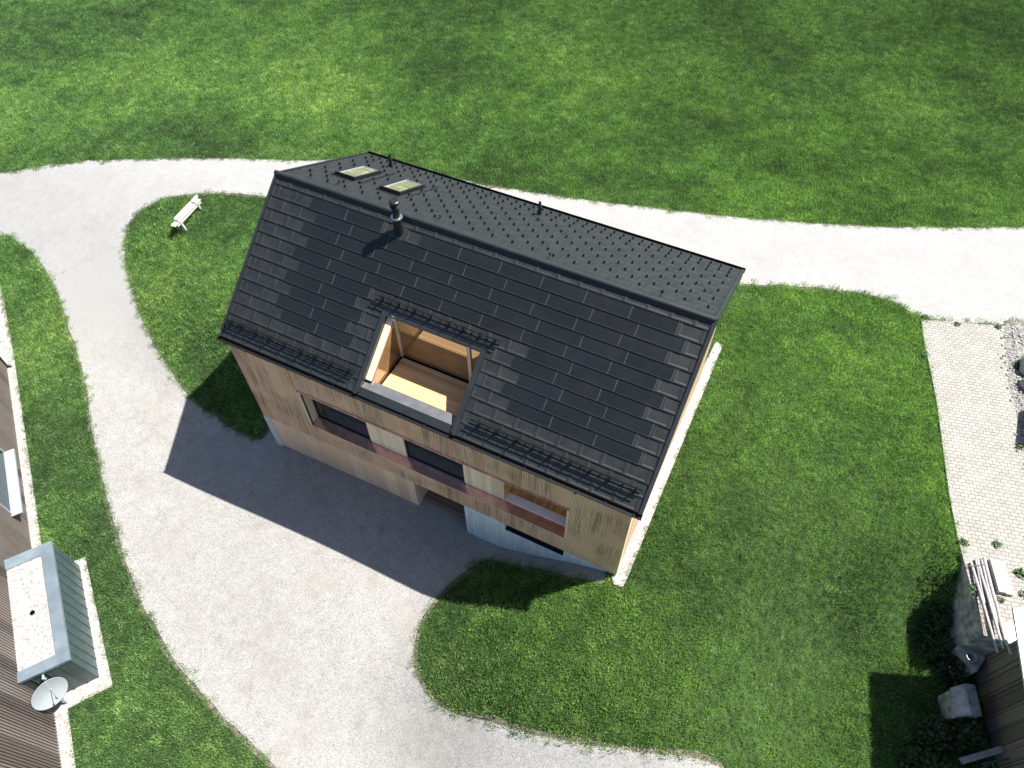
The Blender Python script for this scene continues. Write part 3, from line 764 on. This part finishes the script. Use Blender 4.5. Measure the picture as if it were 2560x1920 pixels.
# ---- front facade
def ribs(m, x0, x1, z0, z1, y=0., pitch=.045, d=.022):
    x = x0
    while x < x1-1e-4:
        xe = min(x+pitch, x1); xm = min(x+pitch*.62, x1)
        m.face([(x, y-d, z0), (xm, y-d, z0), (xm, y-d, z1), (x, y-d, z1)])
        m.face([(xm, y-d, z0), (xm, y, z0), (xm, y, z1), (xm, y-d, z1)])
        if xe > xm: m.face([(xm, y, z0), (xe, y, z0), (xe, y, z1), (xm, y, z1)])
        m.face([(xe, y, z0), (xe, y-d, z0), (xe, y-d, z1), (xe, y, z1)])
        m.face([(x, y-d, z0), (x, y, z0), (xm, y, z0), (xm, y-d, z0)])
        x = xe
HX0 = -14.88
ZT = 4.70
WX0, WX1, WZ0, WZ1 = -12.25, -1.90, 1.05, 3.05
m = MB()
m.box((HX0, .0, WZ1+.12), (0, .16, ZT)); m.box((HX0, .0, 0), (WX0, .16, WZ1+.12)); m.box((WX1, .0, 0), (0, .16, WZ1+.12)); m.box((WX0, .0, 0), (WX1, .16, WZ0-.03))
core = m.build('front_wall', M_frame_wood, house)
m = MB(); nA = HX0+.045*57; nB = HX0+.045*289
ribs(m, nA, nB, WZ1+.12, ZT, -.003); ribs(m, HX0, nA, 0, ZT, -.003)
ribs(m, nA, nB, .0, WZ0-.02, -.003); ribs(m, nB, 0, -.02, ZT, -.008)
m.build('ribbed_cladding', M_clad, core)
# band of windows: copper sill, copper drip, trim
m = MB(); m.hexa([(WX0, -.05, WZ0-.03), (WX1, -.05, WZ0-.03), (WX1, .34, WZ0-.01), (WX0, .34, WZ0-.01), (WX0, -.05, WZ0-.012), (WX1, -.05, WZ0-.012), (WX1, .34, WZ0+.01), (WX0, .34, WZ0+.01)])
sill = m.build('window_sill', M_copper, house)
m = MB(); m.box((WX0-.06, -.075, WZ1+.055), (WX1+.02, -.002, WZ1+.12)); m.build('copper_drip', M_copper, house)
m = MB(); m.box((WX0-.06, -.045, WZ1-.01), (WX1+.02, .30, WZ1+.055)); m.box((WX0-.06, -.045, WZ0-.03), (WX0, .06, WZ1-.01)); m.box((WX1-.06, -.045, WZ0-.03), (WX1+.018, .12, WZ1-.01)); m.box((WX0, .06, WZ0+.02), (WX0+.01, .42, WZ1-.01))
m.build('opening_trim', M_frame_wood, house)
m = MB(); m.box((WX0, -.058, WZ0-.034), (WX1-.06, -.046, WZ0-.006)); m.build('sill_edge', M_frame_wood, house)
for x0, x1 in ((-12.2, -9.83), (-8.29, -5.92)):
    m = MB(); m.box((x0, .34, WZ0+.01), (x1, .42, WZ0+.09)); m.box((x0, .34, WZ1-.1), (x1, .42, WZ1-.01)); m.box((x0, .34, WZ0+.09), (x0+.05, .42, WZ1-.1)); m.box((x1-.05, .34, WZ0+.09), (x1, .42, WZ1-.1))
    wi = m.build('window', M_dark, house)
    m = MB(); m.box((x0+.05, .375, WZ0+.09), (x1-.05, .39, WZ1-.1)); m.build('pane', M_glass, wi)
for x0, x1 in ((-9.83, -8.29), (-5.92, -4.37)):
    m = MB(); m.box((x0, .30, WZ0+.035), (x1, .37, WZ1-.012)); m.build('sliding_panel', M_panel, house)
    m = MB(); m.box((x0-.05, .27, WZ0+.005), (x0+.05, .34, WZ0+.035)); m.build('panel_runner', M_dark, house)
# loggia behind the last bay
m = MB(); m.box((-4.37, .34, WZ0-.02), (-1.85, .66, WZ0+.05)); lg = m.build('loggia_bench', M_cream, house)
m = MB(); m.box((-4.37, .66, WZ0-.06), (-1.85, 3.2, WZ0)); m.build('loggia_floor', M_orange, house)
m = MB(); m.box((-4.43, .37, .46), (-4.37, 3.2, WZ1+.2)); m.box((-1.85, .2, .46), (-1.79, 3.2, WZ1+.2)); m.box((-4.43, 3.2, .4), (-1.79, 3.26, WZ1+.2)); m.box((-4.37, .30, WZ1+.05), (-1.85, 3.2, WZ1+.11)); m.build('loggia_wall', M_orange, house)
# lower storey
m = MB(); m.box((-14.62, .0, -2.7), (-8.0, .12, .0)); m.box((-8.12, .12, -2.7), (-8.0, 1.6, 0)); m.build('garage_wall', M_board, house)
m = MB(); m.box((-14.6, -.02, -2.085), (-11.3, .0, -2.045)); m.box((-11.3, -.02, -1.96), (-8.0, .0, -1.925)); m.build('threshold', M_steel, house)
m = MB(); m.box((HX0, -.06, -2.7), (-14.62, .25, 0)); m.build('concrete_pier', M_conc, house)
m = MB(); m.box((-8.0, .30, -1.88), (-5.87, 1.6, -1.80)); m.build('entrance_step', M_greydeck, house)
m = MB(); m.box((-8.0, 1.6, -2.7), (-5.87, 1.68, 0)); m.build('entrance_door', M_brown, house)
m = MB()
m.box((-5.87, -.005, -3.1), (-4.22, .30, -.002)); m.box((-1.93, -.005, -3.1), (.0, .30, -.002)); m.box((-4.22, -.005, -3.1), (-1.93, .30, -.52)); m.box((-5.87, .3, -3.1), (-5.6, 1.6, -.002))
m.build('concrete_base', M_conc, house)
m = MB(); m.box((-4.22, .20, -.52), (-1.93, .24, 0)); m.box((-4.22, .02, -.518), (-1.93, .2, -.49)); bw = m.build('basement_window', M_dark, house)
m = MB(); m.box((-4.15, .17, -.44), (-2.0, .2, -.04)); m.build('pane', M_glass, bw)
# gables, back wall, floor plate
def gable(x0, x1, y0=.16):
    m = MB(); poly = [(y0, -.3), (9.05, -.3), (9.05, ZB-.16), (YR, ZR-.30), (y0, ZE-.06)]
    i = len(m.v)
    for x in (x0, x1): m.v += [(x, y, z) for y, z in poly]
    n = 5; m.f += [tuple(i+k for k in range(n))[::-1], tuple(i+n+k for k in range(n))]; m.mi += [0, 0]
    for k in range(n): m.f.append((i+k, i+(k+1) % n, i+n+(k+1) % n, i+n+k)); m.mi.append(0)
    return m
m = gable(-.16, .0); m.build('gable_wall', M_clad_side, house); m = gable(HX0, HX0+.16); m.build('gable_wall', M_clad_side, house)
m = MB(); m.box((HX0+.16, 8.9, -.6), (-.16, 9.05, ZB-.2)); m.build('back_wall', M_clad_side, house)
m = MB(); m.box((HX0+.02, .3, -2.9), (HX0+.2, 9.0, -.3)); m.box((-.2, .3, -2.9), (-.02, 9.0, -.3)); m.box((HX0+.2, 8.8, -2.9), (-.2, 9.0, -.6)); m.build('foundation', M_conc, house)
m = MB(); m.box((0, -.035, -.02), (.02, .16, ZT)); m.build('corner_board', M_frame_wood, house)

# ------------------------------------------------------------------ neighbour building (left)
nb = root('slatted_house', lp(8, -3), 'neighbouring house wall of dark weathered vertical slats at the left edge', 'house')
m = MB(); H = 5.4
m.ob(lp(0, -.10, -2.6), LD*25, LN*.04, (0, 0, H), 1); m.ob(lp(0, -8.5, -2.6), LD*25, LN*8.4, (0, 0, H), 1)
s_ = .0; S = MB()
while s_ < 25:
    S.ob(lp(s_, -.06, -2.32), LD*.060, LN*.055, (0, 0, H-.2)); s_ += .105
wl_ = m.build('wall', [M_slat, M_slat_back], nb); S.build('slat_cladding', M_slat, wl_)
m = MB(); m.ob(lp(-.4, -9, H-2.5), LD*25.6, LN*9.4, (0, 0, .2)); m.build('roof', M_flash, nb)
m = MB(); m.ob(lp(6.02, .0, -1.06), LD*3.2, LN*.38, (0, 0, .035)); m.ob(lp(6.02, .365, -1.10), LD*3.2, LN*.015, (0, 0, .045))
ws = m.build('window', M_white_metal, nb)
m = MB(); m.ob(lp(6.05, .0, -1.02), LD*.05, LN*.05, (0, 0, 1.6)); m.ob(lp(9.1, .0, -1.02), LD*.05, LN*.05, (0, 0, 1.6)); m.ob(lp(6.1, .0, -1.02), LD*3.0, LN*.05, (0, 0, .06)); m.build('frame', M_white_metal, ws)
m = MB(); m.ob(lp(6.1, .005, -.96), LD*3.0, LN*.02, (0, 0, 1.5)); m.build('pane', M_glass, ws)
m = MB(); m.tube(lp(-.03, .04, -2.25), lp(-.03, .04, 2.8), .05, 12); m.tube(lp(-.03, .04, -2.1), lp(.02, .22, -2.24), .05, 12); m.build('downpipe', M_dark, nb)

bay = root('metal_bay', lp(13.9, .75), 'flat roofed bay clad in blue grey seamed metal with a gravel top', 'extension')
bz = -.20; b0, b1, bn = 11.63, 16.2, 1.50
m = MB(); m.ob(lp(b0, -.02, -2.5), LD*(b1-b0), LN*(bn+.02), (0, 0, bz+2.5-.1)); bo = m.build('wall', M_baymetal, bay)
m = MB()
k = b0+.28
while k < b1: m.ob(lp(k-.008, bn, -2.35), LD*.016, LN*.022, (0, 0, bz+2.35-.02)); k += .40
for n_ in (.30, .72, 1.14): m.ob(lp(b1, n_, -2.35), LD*.028, LN*.022, (0, 0, bz+2.35-.02)); m.ob(lp(b0-.022, n_, -2.35), LD*.022, LN*.016, (0, 0, bz+2.35-.02))
m.build('seams', M_baymetal, bo)
m = MB(); rw = .36
A = [lp(b0-.03, -.02, 0), lp(b1+.03, -.02, 0), lp(b1+.03, bn+.035, 0), lp(b0-.03, bn+.035, 0)]
Bq = [lp(b0+rw, -.02, 0), lp(b1-rw, -.02, 0), lp(b1-rw, bn-rw, 0), lp(b0+rw, bn-rw, 0)]
def q3(p, z): return (p[0], p[1], z)
for i_, j_ in ((1, 2), (2, 3), (3, 0)):
    m.hexa([q3(A[i_], bz-.10), q3(A[j_], bz-.10), q3(Bq[j_], bz-.10), q3(Bq[i_], bz-.10), q3(A[i_], bz+.02), q3(A[j_], bz+.02), q3(Bq[j_], bz-.02), q3(Bq[i_], bz-.02)])
m.build('roof_rim', M_rim, bay)
m = MB(); m.ob(lp(b0+rw, -.02, bz-.12), LD*(b1-b0-2*rw), LN*(bn-rw+.02), (0, 0, .05)); m.build('gravel_roof', M_pebble, bay)
m = MB(); m.lathe(lp(14.0, .62, bz-.07), [(.085, 0), (.085, .02), (.06, .025), (.055, .0), (0.001, -.0)], 16); m.build('roof_drain', M_dark, bay)
m = MB(); m.tube(lp(b1+.02, .62, bz-.2), lp(b1+.14, .62, bz-.24), .035, 10); m.tube(lp(b1+.12, .62, bz-.2), lp(b1+.12, .62, bz-.34), .045, 10); m.build('spot_lamp', M_white_metal, bay)

dish = root('satellite_dish', (-14.97, -11.39, -2.3), 'white satellite dish on a short pole beside the metal bay', 'satellite dish')
m = MB(); m.tube((-14.97, -11.39, -2.35), (-14.97, -11.39, -1.05), .035, 12); m.build('pole', M_steel, dish)
ax = Vector((.10, .52, .60)).normalized()
ax = Vector((.97, -.09, .23)).normalized()
m = MB(); c0 = Vector((-14.93, -11.36, -1.0)); prof = [(0.001, 0), (.13, .006), (.27, .024), (.40, .05), (.53, .085), (.55, .092), (.55, .082), (.40, .036), (.13, -.012), (0.001, -.02)]
m.lathe(c0, prof, 36, ax=ax); m.build('reflector', M_white_metal, dish, smooth=True)
a_ = ax.orthogonal().normalized(); side = Vector((-.75, .45, 0))
m = MB(); m.tube(c0+side*.45, c0+ax*.55+side*.12, .012, 8); m.tube(c0+ax*.5+side*.1, c0+ax*.6+side*.12, .03, 10); m.build('receiver_arm', M_steel, dish)

# ------------------------------------------------------------------ bench
bn_ = root('garden_bench', (-26.08, 8.05, hgt(-26.08, 8.05)), 'sun bleached wooden bench on the grass tongue beside the road', 'bench')
bd = Vector((-.13, 1.0, 0)).normalized(); bx_ = Vector((bd.y, -bd.x, 0)); bc = Vector((-26.08, 8.05, hgt(-26.08, 8.05)))
def bp(a, b, z): return bc+bd*a+bx_*b+Vector((0, 0, z))
m = MB(); m.ob(bp(-1.1, -.13, .40), bd*2.2, bx_*.125, (0, 0, .04)); m.ob(bp(-1.1, .005, .40), bd*2.2, bx_*.125, (0, 0, .04)); m.build('seat', M_benchwood, bn_)
m = MB(); m.ob(bp(-.98, .17, .34), bd*1.95, bx_*.04, (0, 0, .07)); m.build('front_rail', M_benchwood, bn_)
m = MB(); m.ob(bp(-.75, -.16, .42), bd*2.0, bx_*.03, (-.03, 0, .13)); m.build('backrest', M_benchwood, bn_)
for a in (-.72, .72):
    m = MB(); m.ob(bp(a-.05, -.22, -.05), bd*.10, bx_*.10, bx_*.06+Vector((0, 0, .49))); m.ob(bp(a-.05, .34, -.05), bd*.10, bx_*-.10, bx_*-.12+Vector((0, 0, .49))); m.build('leg', M_block, bn_)
    m = MB(); m.tube(bp(a, -.12, .42), bp(a, -.19, .60), .018, 8); m.tube(bp(a, -.12, .46), bp(a, .2, .40), .018, 8); m.tube(bp(a-.03, .14, .43), bp(a+.03, -.08, .56), .012, 8); m.build('bracket', M_rail, bn_)

# ------------------------------------------------------------------ shed (right) and things in the yard
SU = Vector((.33, -.944, 0)).normalized(); SW = Vector((.944, .33, 0)).normalized()
S0 = Vector((12.0, 3.31, -2.5))
shed = root('wooden_shed', (14, 1.8, -2.3), 'old shed of rough grey boards with a white corrugated roof', 'shed')
m = MB(); m.ob(S0+SW*.05+SU*.02, SU*6, SW*5, (0, 0, 4.3)); wsd = m.build('wall', M_slat_back, shed)
m = MB(); q = 0.; r_ = random.Random(3)
while q < 6:
    wdt = r_.uniform(.2, .42); dd = r_.uniform(.0, .05); m.ob(S0+SU*q-SW*dd, SU*(wdt-.015), SW*(.045+dd), (0, 0, 4.35)); q += wdt
q = 0.
while q < 5:
    wdt = r_.uniform(.2, .4); m.ob(S0+SW*(q+.05), SW*(wdt-.02), -SU*.04, (0, 0, 4.35)); q += wdt
m.build('boards', M_oldwood, wsd)
rc = Vector((11.02, 3.32, 2.16)); RU = Vector((.20, -.98, 0)).normalized(); RW = Vector((.93, .36, 0)).normalized()
m = MB(); q = 0.; seg = []
while q <= 6.4: seg.append(q); q += .035
for i_ in range(len(seg)-1):
    h0, h1 = .022*sin(seg[i_]/.14*2*pi), .022*sin(seg[i_+1]/.14*2*pi)
    p0, p1 = rc+RW*seg[i_], rc+RW*seg[i_+1]
    e = RU*7.; zz = Vector((0, 0, 1))
    m.face([p0+zz*h0, p0+zz*h0+e, p1+zz*h1+e, p1+zz*h1]); m.face([p0+zz*(h0-.03), p1+zz*(h1-.03), p1+zz*(h1-.03)+e, p0+zz*(h0-.03)+e])
m.ob(rc-Vector((0, 0, .05)), RU*7, RW*.02, (0, 0, .075)); m.build('roof', M_corr, shed)
# old concrete box with a ridged lid against the shed
cb = root('concrete_box', (11.6, 1.95, -2.3), 'weathered pale concrete box with a shallow ridged lid against the shed wall', 'box')
b_ = [(11.01, 1.74), (11.28, .93), (12.02, 1.3), (11.72, 2.2)]
m = MB(); m.prism([(11.05, 1.72), (11.32, .97), (11.98, 1.28), (11.69, 2.14)], -2.4, -1.3); m.build('body', M_block, cb)
m = MB(); zt = -1.30; L0, L1, L2, L3 = [(a, b, zt) for a, b in b_]; r0 = (11.36, 2.02, zt+.16); r1 = (11.65, 1.12, zt+.16)
m.face([L0, L1, r1, r0]); m.face([r0, r1, L2, L3]); m.face([L1, L2, r1]); m.face([L3, L0, r0]); m.face([L3, L2, L1, L0]); m.build('lid', M_block, cb)

# poles lying on the paving
PZ = .035
def pole(a, b, r, lab, za=.08, zb=.08, nm='wooden_pole', cat='pole', mat=None, grp=None, w2=None):
    a = Vector((a[0], a[1], PZ+za)); b = Vector((b[0], b[1], PZ+zb)); m = MB(); n = 5
    pts = [a.lerp(b, k/n)+Vector((rng.uniform(-.012, .012), rng.uniform(-.012, .012), 0)) for k in range(n+1)]
    for k in range(n): m.tube(pts[k], pts[k+1], r*(1-.05*k), 9, r*(1-.05*(k+1)))
    o = m.build(nm, mat or M_poles, origin=tuple(a)); return tag(o, lab, cat, grp)
pole((10.62, 5.66), (11.56, 2.72), .050, 'thick grey wooden pole lying nearest the lawn edge of the yard', .06, .32)
pole((10.80, 5.86), (11.68, 2.92), .048, 'straight grey pole lying in the middle of the pole pile', .06, .32)
pole((10.93, 5.92), (11.62, 3.25), .045, 'dark wooden pole squeezed beside the middle pole of the pile', .06, .25)
pole((10.98, 6.02), (11.80, 3.02), .055, 'bright split pole lying on the side of the pile nearest the slabs', .08, .32)
pole((10.74, 5.84), (11.14, 4.35), .035, 'short dark pole between the two longest poles', .06, .10)
for k, lab in enumerate(('thin rusty iron rod beside the white sheet, outer one', 'thin rusty iron rod beside the poles, inner one')):
    pole((11.58+.06*k, 3.95), (11.90+.05*k, 3.08), .012, lab, .04, .28, 'iron_rod', 'rod', M_rust)
# crossbar binding the poles
m = MB(); m.tube((10.42, 5.42, .12), (10.66, 5.50, .16), .02, 8); m.tube((10.66, 5.50, .16), (10.98, 5.72, .18), .018, 8); tag(m.build('iron_bar', M_rust, origin=(10.5, 5.45, .1)), 'short dark iron bar laid across the upper ends of the poles', 'bar')
# concrete slabs
def slabthing(p, u, v, h, lab):
    m = MB(); m.ob((p[0], p[1], PZ+.002), u, v, (0, 0, h)); o = m.build('concrete_slab', M_pebble2, origin=(p[0], p[1], PZ), bevel=.012); return tag(o, lab, 'slab', 'concrete slabs beside the poles')
M_pebble2 = m_gravel('washed concrete slab', [(.1, (.30, .25, .22)), (.45, (.48, .43, .39)), (.9, (.62, .58, .54))], 40, None, .3)
su = Vector((.37, -1.10, 0)); sv = Vector((.22, .06, 0))
slabthing((11.13, 6.02), su, sv*.95, .17, 'long washed concrete slab lying next to the poles, left of its twin')
slabthing((11.36, 6.06), su, sv*1.1, .14, 'long washed concrete slab right of its twin, farther from the poles')
m = MB(); m.ob((11.62, 3.92, PZ+.02), (.62, .20, 0), (.40, -.95, 0), (0, 0, .05)); tag(m.build('white_sheet', M_corr, origin=(11.8, 3.7, PZ)), 'flat white building sheet lying in front of the shed', 'sheet')
# wire mesh mat
m = MB()
for k in range(9):
    a = Vector((10.86, 4.55, .06))+Vector((.30, -.90, 0))*(k/8*1.35); m.tube(a, a+Vector((.34, .14, .02)), .005, 5)
for k in range(4):
    a = Vector((10.86, 4.55, .06))+Vector((.34, .14, 0))*(k/3); m.tube(a, a+Vector((.405, -1.215, .02)), .005, 5)
tag(m.build('wire_mesh', M_rust, origin=(11, 4, .05)), 'rusty wire mesh mat lying under the lower ends of the poles', 'wire mesh')
# bucket by the shed corner
m = MB(); m.lathe((11.42, 2.95, -1.3), [(.001, .0), (.11, .0), (.15, .30), (.16, .30), (.12, -.01)], 20); bk = m.build('bucket', M_white_metal, origin=(11.42, 2.95, -1.3)); tag(bk, 'small round pale bucket wedged at the shed corner below the poles', 'bucket')
m = MB(); m.prism([(11.05, 3.2), (11.75, 2.7), (11.95, 3.25), (11.9, 3.45), (11.2, 3.5)], -2.4, -1.3); tag(m.build('stone_plinth', M_block, origin=(11.4, 3.1, -2.3)), 'rough stone plinth between the paved yard and the shed corner', 'plinth')

# plank and metal trestle at the bottom corner
m = MB(); m.ob((11.75, -.05, -1.95), (1.75, 1.45, .25), (.12, -.14, 0), (0, 0, .05)); tag(m.build('plank', M_poles, origin=(12.0, .2, -1.9)), 'loose grey plank leaning beyond the concrete box at the lower corner', 'plank')
tt = root('metal_trestle', (12.6, .2, -2.2), 'grey tubular metal trestle standing by the loose plank in the bottom right corner', 'trestle')
m = MB()
for a, b in (((12.2, -.1, -1.5), (13.6, .9, -1.5)), ((12.35, -.35, -1.5), (13.75, .65, -1.5)), ((12.5, .1, -1.5), (12.4, -.1, -2.3)), ((13.2, .6, -1.5), (13.3, .8, -2.3)), ((12.65, -.12, -1.5), (12.8, -.3, -2.3)), ((13.35, .38, -1.5), (13.5, .2, -2.3)), ((12.5, .1, -1.5), (12.65, -.12, -1.5)), ((13.2, .6, -1.5), (13.35, .38, -1.5))): m.tube(a, b, .03, 8)
m.build('frame', M_baymetal, tt)

M_rubble = m_gravel('dirty loose gravel', [(.1, (.03, .028, .025)), (.5, (.16, .15, .14)), (.9, (.38, .365, .35))], 14, (.10, .10, .05), .8)
# rocks at the right edge of the yard
def rock(c, s, lab, seed):
    m = MB(); r = random.Random(seed); n1, n2 = 7, 10
    for i in range(n1+1):
        for j in range(n2):
            t, p = pi*i/n1, 2*pi*j/n2; d = Vector((sin(t)*cos(p), sin(t)*sin(p), cos(t)))
            k = 1+.35*mnoise.noise(d*1.6+Vector((seed, 0, 0))); m.v.append((c[0]+d.x*s[0]*k, c[1]+d.y*s[1]*k, c[2]+d.z*s[2]*k))
    for i in range(n1):
        for j in range(n2): m.f.append((i*n2+j, (i+1)*n2+j, (i+1)*n2+(j+1) % n2, i*n2+(j+1) % n2)); m.mi.append(0)
    return tag(m.build('boulder', M_rock, origin=c), lab, 'rock')
rock((11.85, 15.6, .25), (.42, .55, .38), 'pointed grey boulder at the right edge of the paved yard, nearest the road', 1)
rock((12.05, 14.6, .25), (.45, .4, .42), 'grey boulder just below the pointed one on the right edge of the yard', 2)
m = MB(); m.box((12.35, 12.0, .03), (13.5, 13.7, 1.5)); tag(m.build('shadow_block', M_block, origin=(12.9, 12.9, .03), bevel=.03), 'large block added at the right edge to throw a dark shadow on the paving', 'block')  # block added for its shadow, stands in for an unseen object
# rubble: many small stones
m = MB(); m.prism([(10.85, 18.1), (10.95, 16.6), (11.15, 15.6), (11.2, 14.6), (11.5, 13.6), (11.75, 12.2), (12.2, 10.9), (13.2, 9.6), (17, 9.2), (17, 20.6)], .0355, .043); tag(m.build('gravel_patch', M_rubble), kind='structure')
m = MB(); r = random.Random(5)
for _ in range(1600):
    x = r.uniform(10.7, 13.2); y = r.uniform(10, 17.8)
    if x < 10.9+.20*max(0, 16.5-y)+r.gauss(0, .15): continue
    s = r.uniform(.02, .055); m.ob((x, y, PZ), (s*1.3, s*.3, 0), (-s*.3, s, s*.2), (s*.2, 0, s))
tag(m.build('rubble', M_rock), 'loose grey rubble scattered at the right edge of the paved yard', 'rubble', kind='stuff')
# pebbles loose along the drive edge
m = MB(); r = random.Random(8)
for poly in (DRIVEs, ROADs):
    for (x, y) in poly:
        if not (-34 < x < 14 and -11 < y < 24): continue
        for _ in range(5):
            px_, py_ = x+r.gauss(0, .12), y+r.gauss(0, .12); s = r.uniform(.008, .024); z = hgt(px_, py_)+.006
            m.ob((px_, py_, z), (s*1.4, s*.4, 0), (-s*.4, s, s*.3), (s*.2, 0, s))
for _ in range(1500):
    x = r.uniform(-30, 6); y = r.uniform(-10, 6); s = r.uniform(.008, .02)
    if inside(np.array([x]), np.array([y]), DRIVEs)[0]: m.ob((x, y, hgt(x, y)), (s*1.4, s*.4, 0), (-s*.4, s, s*.3), (s*.2, 0, s))
tag(m.build('loose_stones', M_pebble), 'small loose stones lying on and along the edges of the gravel drive', 'stones', kind='stuff')
# drain channel on the road
m = MB(); m.ob((-13.96, 16.0, .012), (.95, .82, .0), (.05, -.06, 0), (0, 0, .02)); tag(m.build('drain_channel', M_rust, origin=(-13.5, 16.4, 0)), 'thin rusty drain channel crossing the road behind the roof', 'drain')

# ------------------------------------------------------------------ shrubs and weeds
def leafy(name, c, R_, n, ls, mat, seed):
    m = MB(); r = random.Random(seed); c = Vector(c)
    for _ in range(n):
        d = Vector((r.gauss(0, 1), r.gauss(0, 1), r.gauss(0, 1))).normalized()*(r.random()**.4)
        p = c+Vector((d.x*R_[0], d.y*R_[1], abs(d.z)*R_[2]+.05))
        u = Vector((r.gauss(0, 1), r.gauss(0, 1), r.gauss(0, .5))).normalized()*ls*r.uniform(.6, 1.3); w_ = u.cross(Vector((r.gauss(0, .4), r.gauss(0, .4), 1))).normalized()*u.length*.32
        m.face([p, p+u*.5+w_, p+u, p+u*.5-w_])
    return m
def bush(c, R_, n, ls, lab, seed):
    b = root('bush', c, lab, 'bush', 'dark shrubs by the shed')
    leafy('', c, R_, n, ls, M_leaf, seed).build('foliage', M_leaf, b)
    m = MB(); r = random.Random(seed)
    for _ in range(7): m.tube(c, (c[0]+r.uniform(-.6, .6)*R_[0], c[1]+r.uniform(-.6, .6)*R_[1], c[2]+R_[2]*.75), .018, 6, .006)
    m.build('stems', M_rust, b)
bush((11.75, .75, -2.3), (.55, .6, 1.0), 900, .17, 'dark shrub right below the concrete box at the shed', 1)
bush((11.0, .35, -2.3), (.6, .7, .7), 800, .15, 'lower dark shrub left of the one at the concrete box', 2)
bush((10.9, -.9, -2.3), (.8, .8, .8), 900, .15, 'dark shrub at the bottom edge near the loose plank', 3)
bush((11.3, 2.75, -2.2), (.45, .5, .7), 500, .14, 'small dark shrub between the plinth and the concrete box', 4)
bush((10.55, 4.2, -2.0), (.45, .7, .8), 900, .13, 'dark weedy shrub against the upper part of the yard edge, in shade', 6)
bush((10.75, 3.2, -2.2), (.45, .6, .9), 900, .13, 'dark weedy shrub against the lower part of the yard edge, above the plinth', 7)
bush((10.1, 5.4, -1.2), (.28, .6, .4), 500, .11, 'low weedy shrub at the yard edge beside the upper ends of the poles', 8)
weeds = [(7.7, 16.75, .26, 'clump of weeds at the top left corner of the paved yard'), (8.0, 14.6, .18, 'small weed on the left edge of the paving near the road'), (9.0, 16.95, .18, 'weed on the joint between road and paving, left one'), (10.6, 17.55, .20, 'weed on the joint between road and paving, right one'),
         (10.35, 6.35, .20, 'weed at the lawn edge just above the poles'), (10.85, 4.75, .26, 'leafy weed at the yard edge beside the lowest pole'), (11.35, 6.75, .20, 'weed growing in the paving above the slabs'), (12.15, 6.0, .26, 'spreading weed right of the concrete slabs'),
         (12.35, 5.3, .24, 'weed below the spreading one, right of the slabs'), (11.65, 4.75, .16, 'small weed just below the concrete slabs'), (11.5, 15.6, .30, 'yellowish weed clump beside the pointed boulder'), (11.8, 11.4, .2, 'weed in the shadow edge of the added shadow-casting block')]
for i, (x, y, s, lab) in enumerate(weeds):
    s *= .72
    z = PZ if inside(np.array([x]), np.array([y]), PAVE)[0] else hgt(x, y)
    o = leafy('', (x, y, z-.03), (s, s, s*.5), 90, s*.55, M_weed, 40+i).build('weed', M_weed, origin=(x, y, z)); tag(o, lab, 'weed', 'weeds around the paved yard')
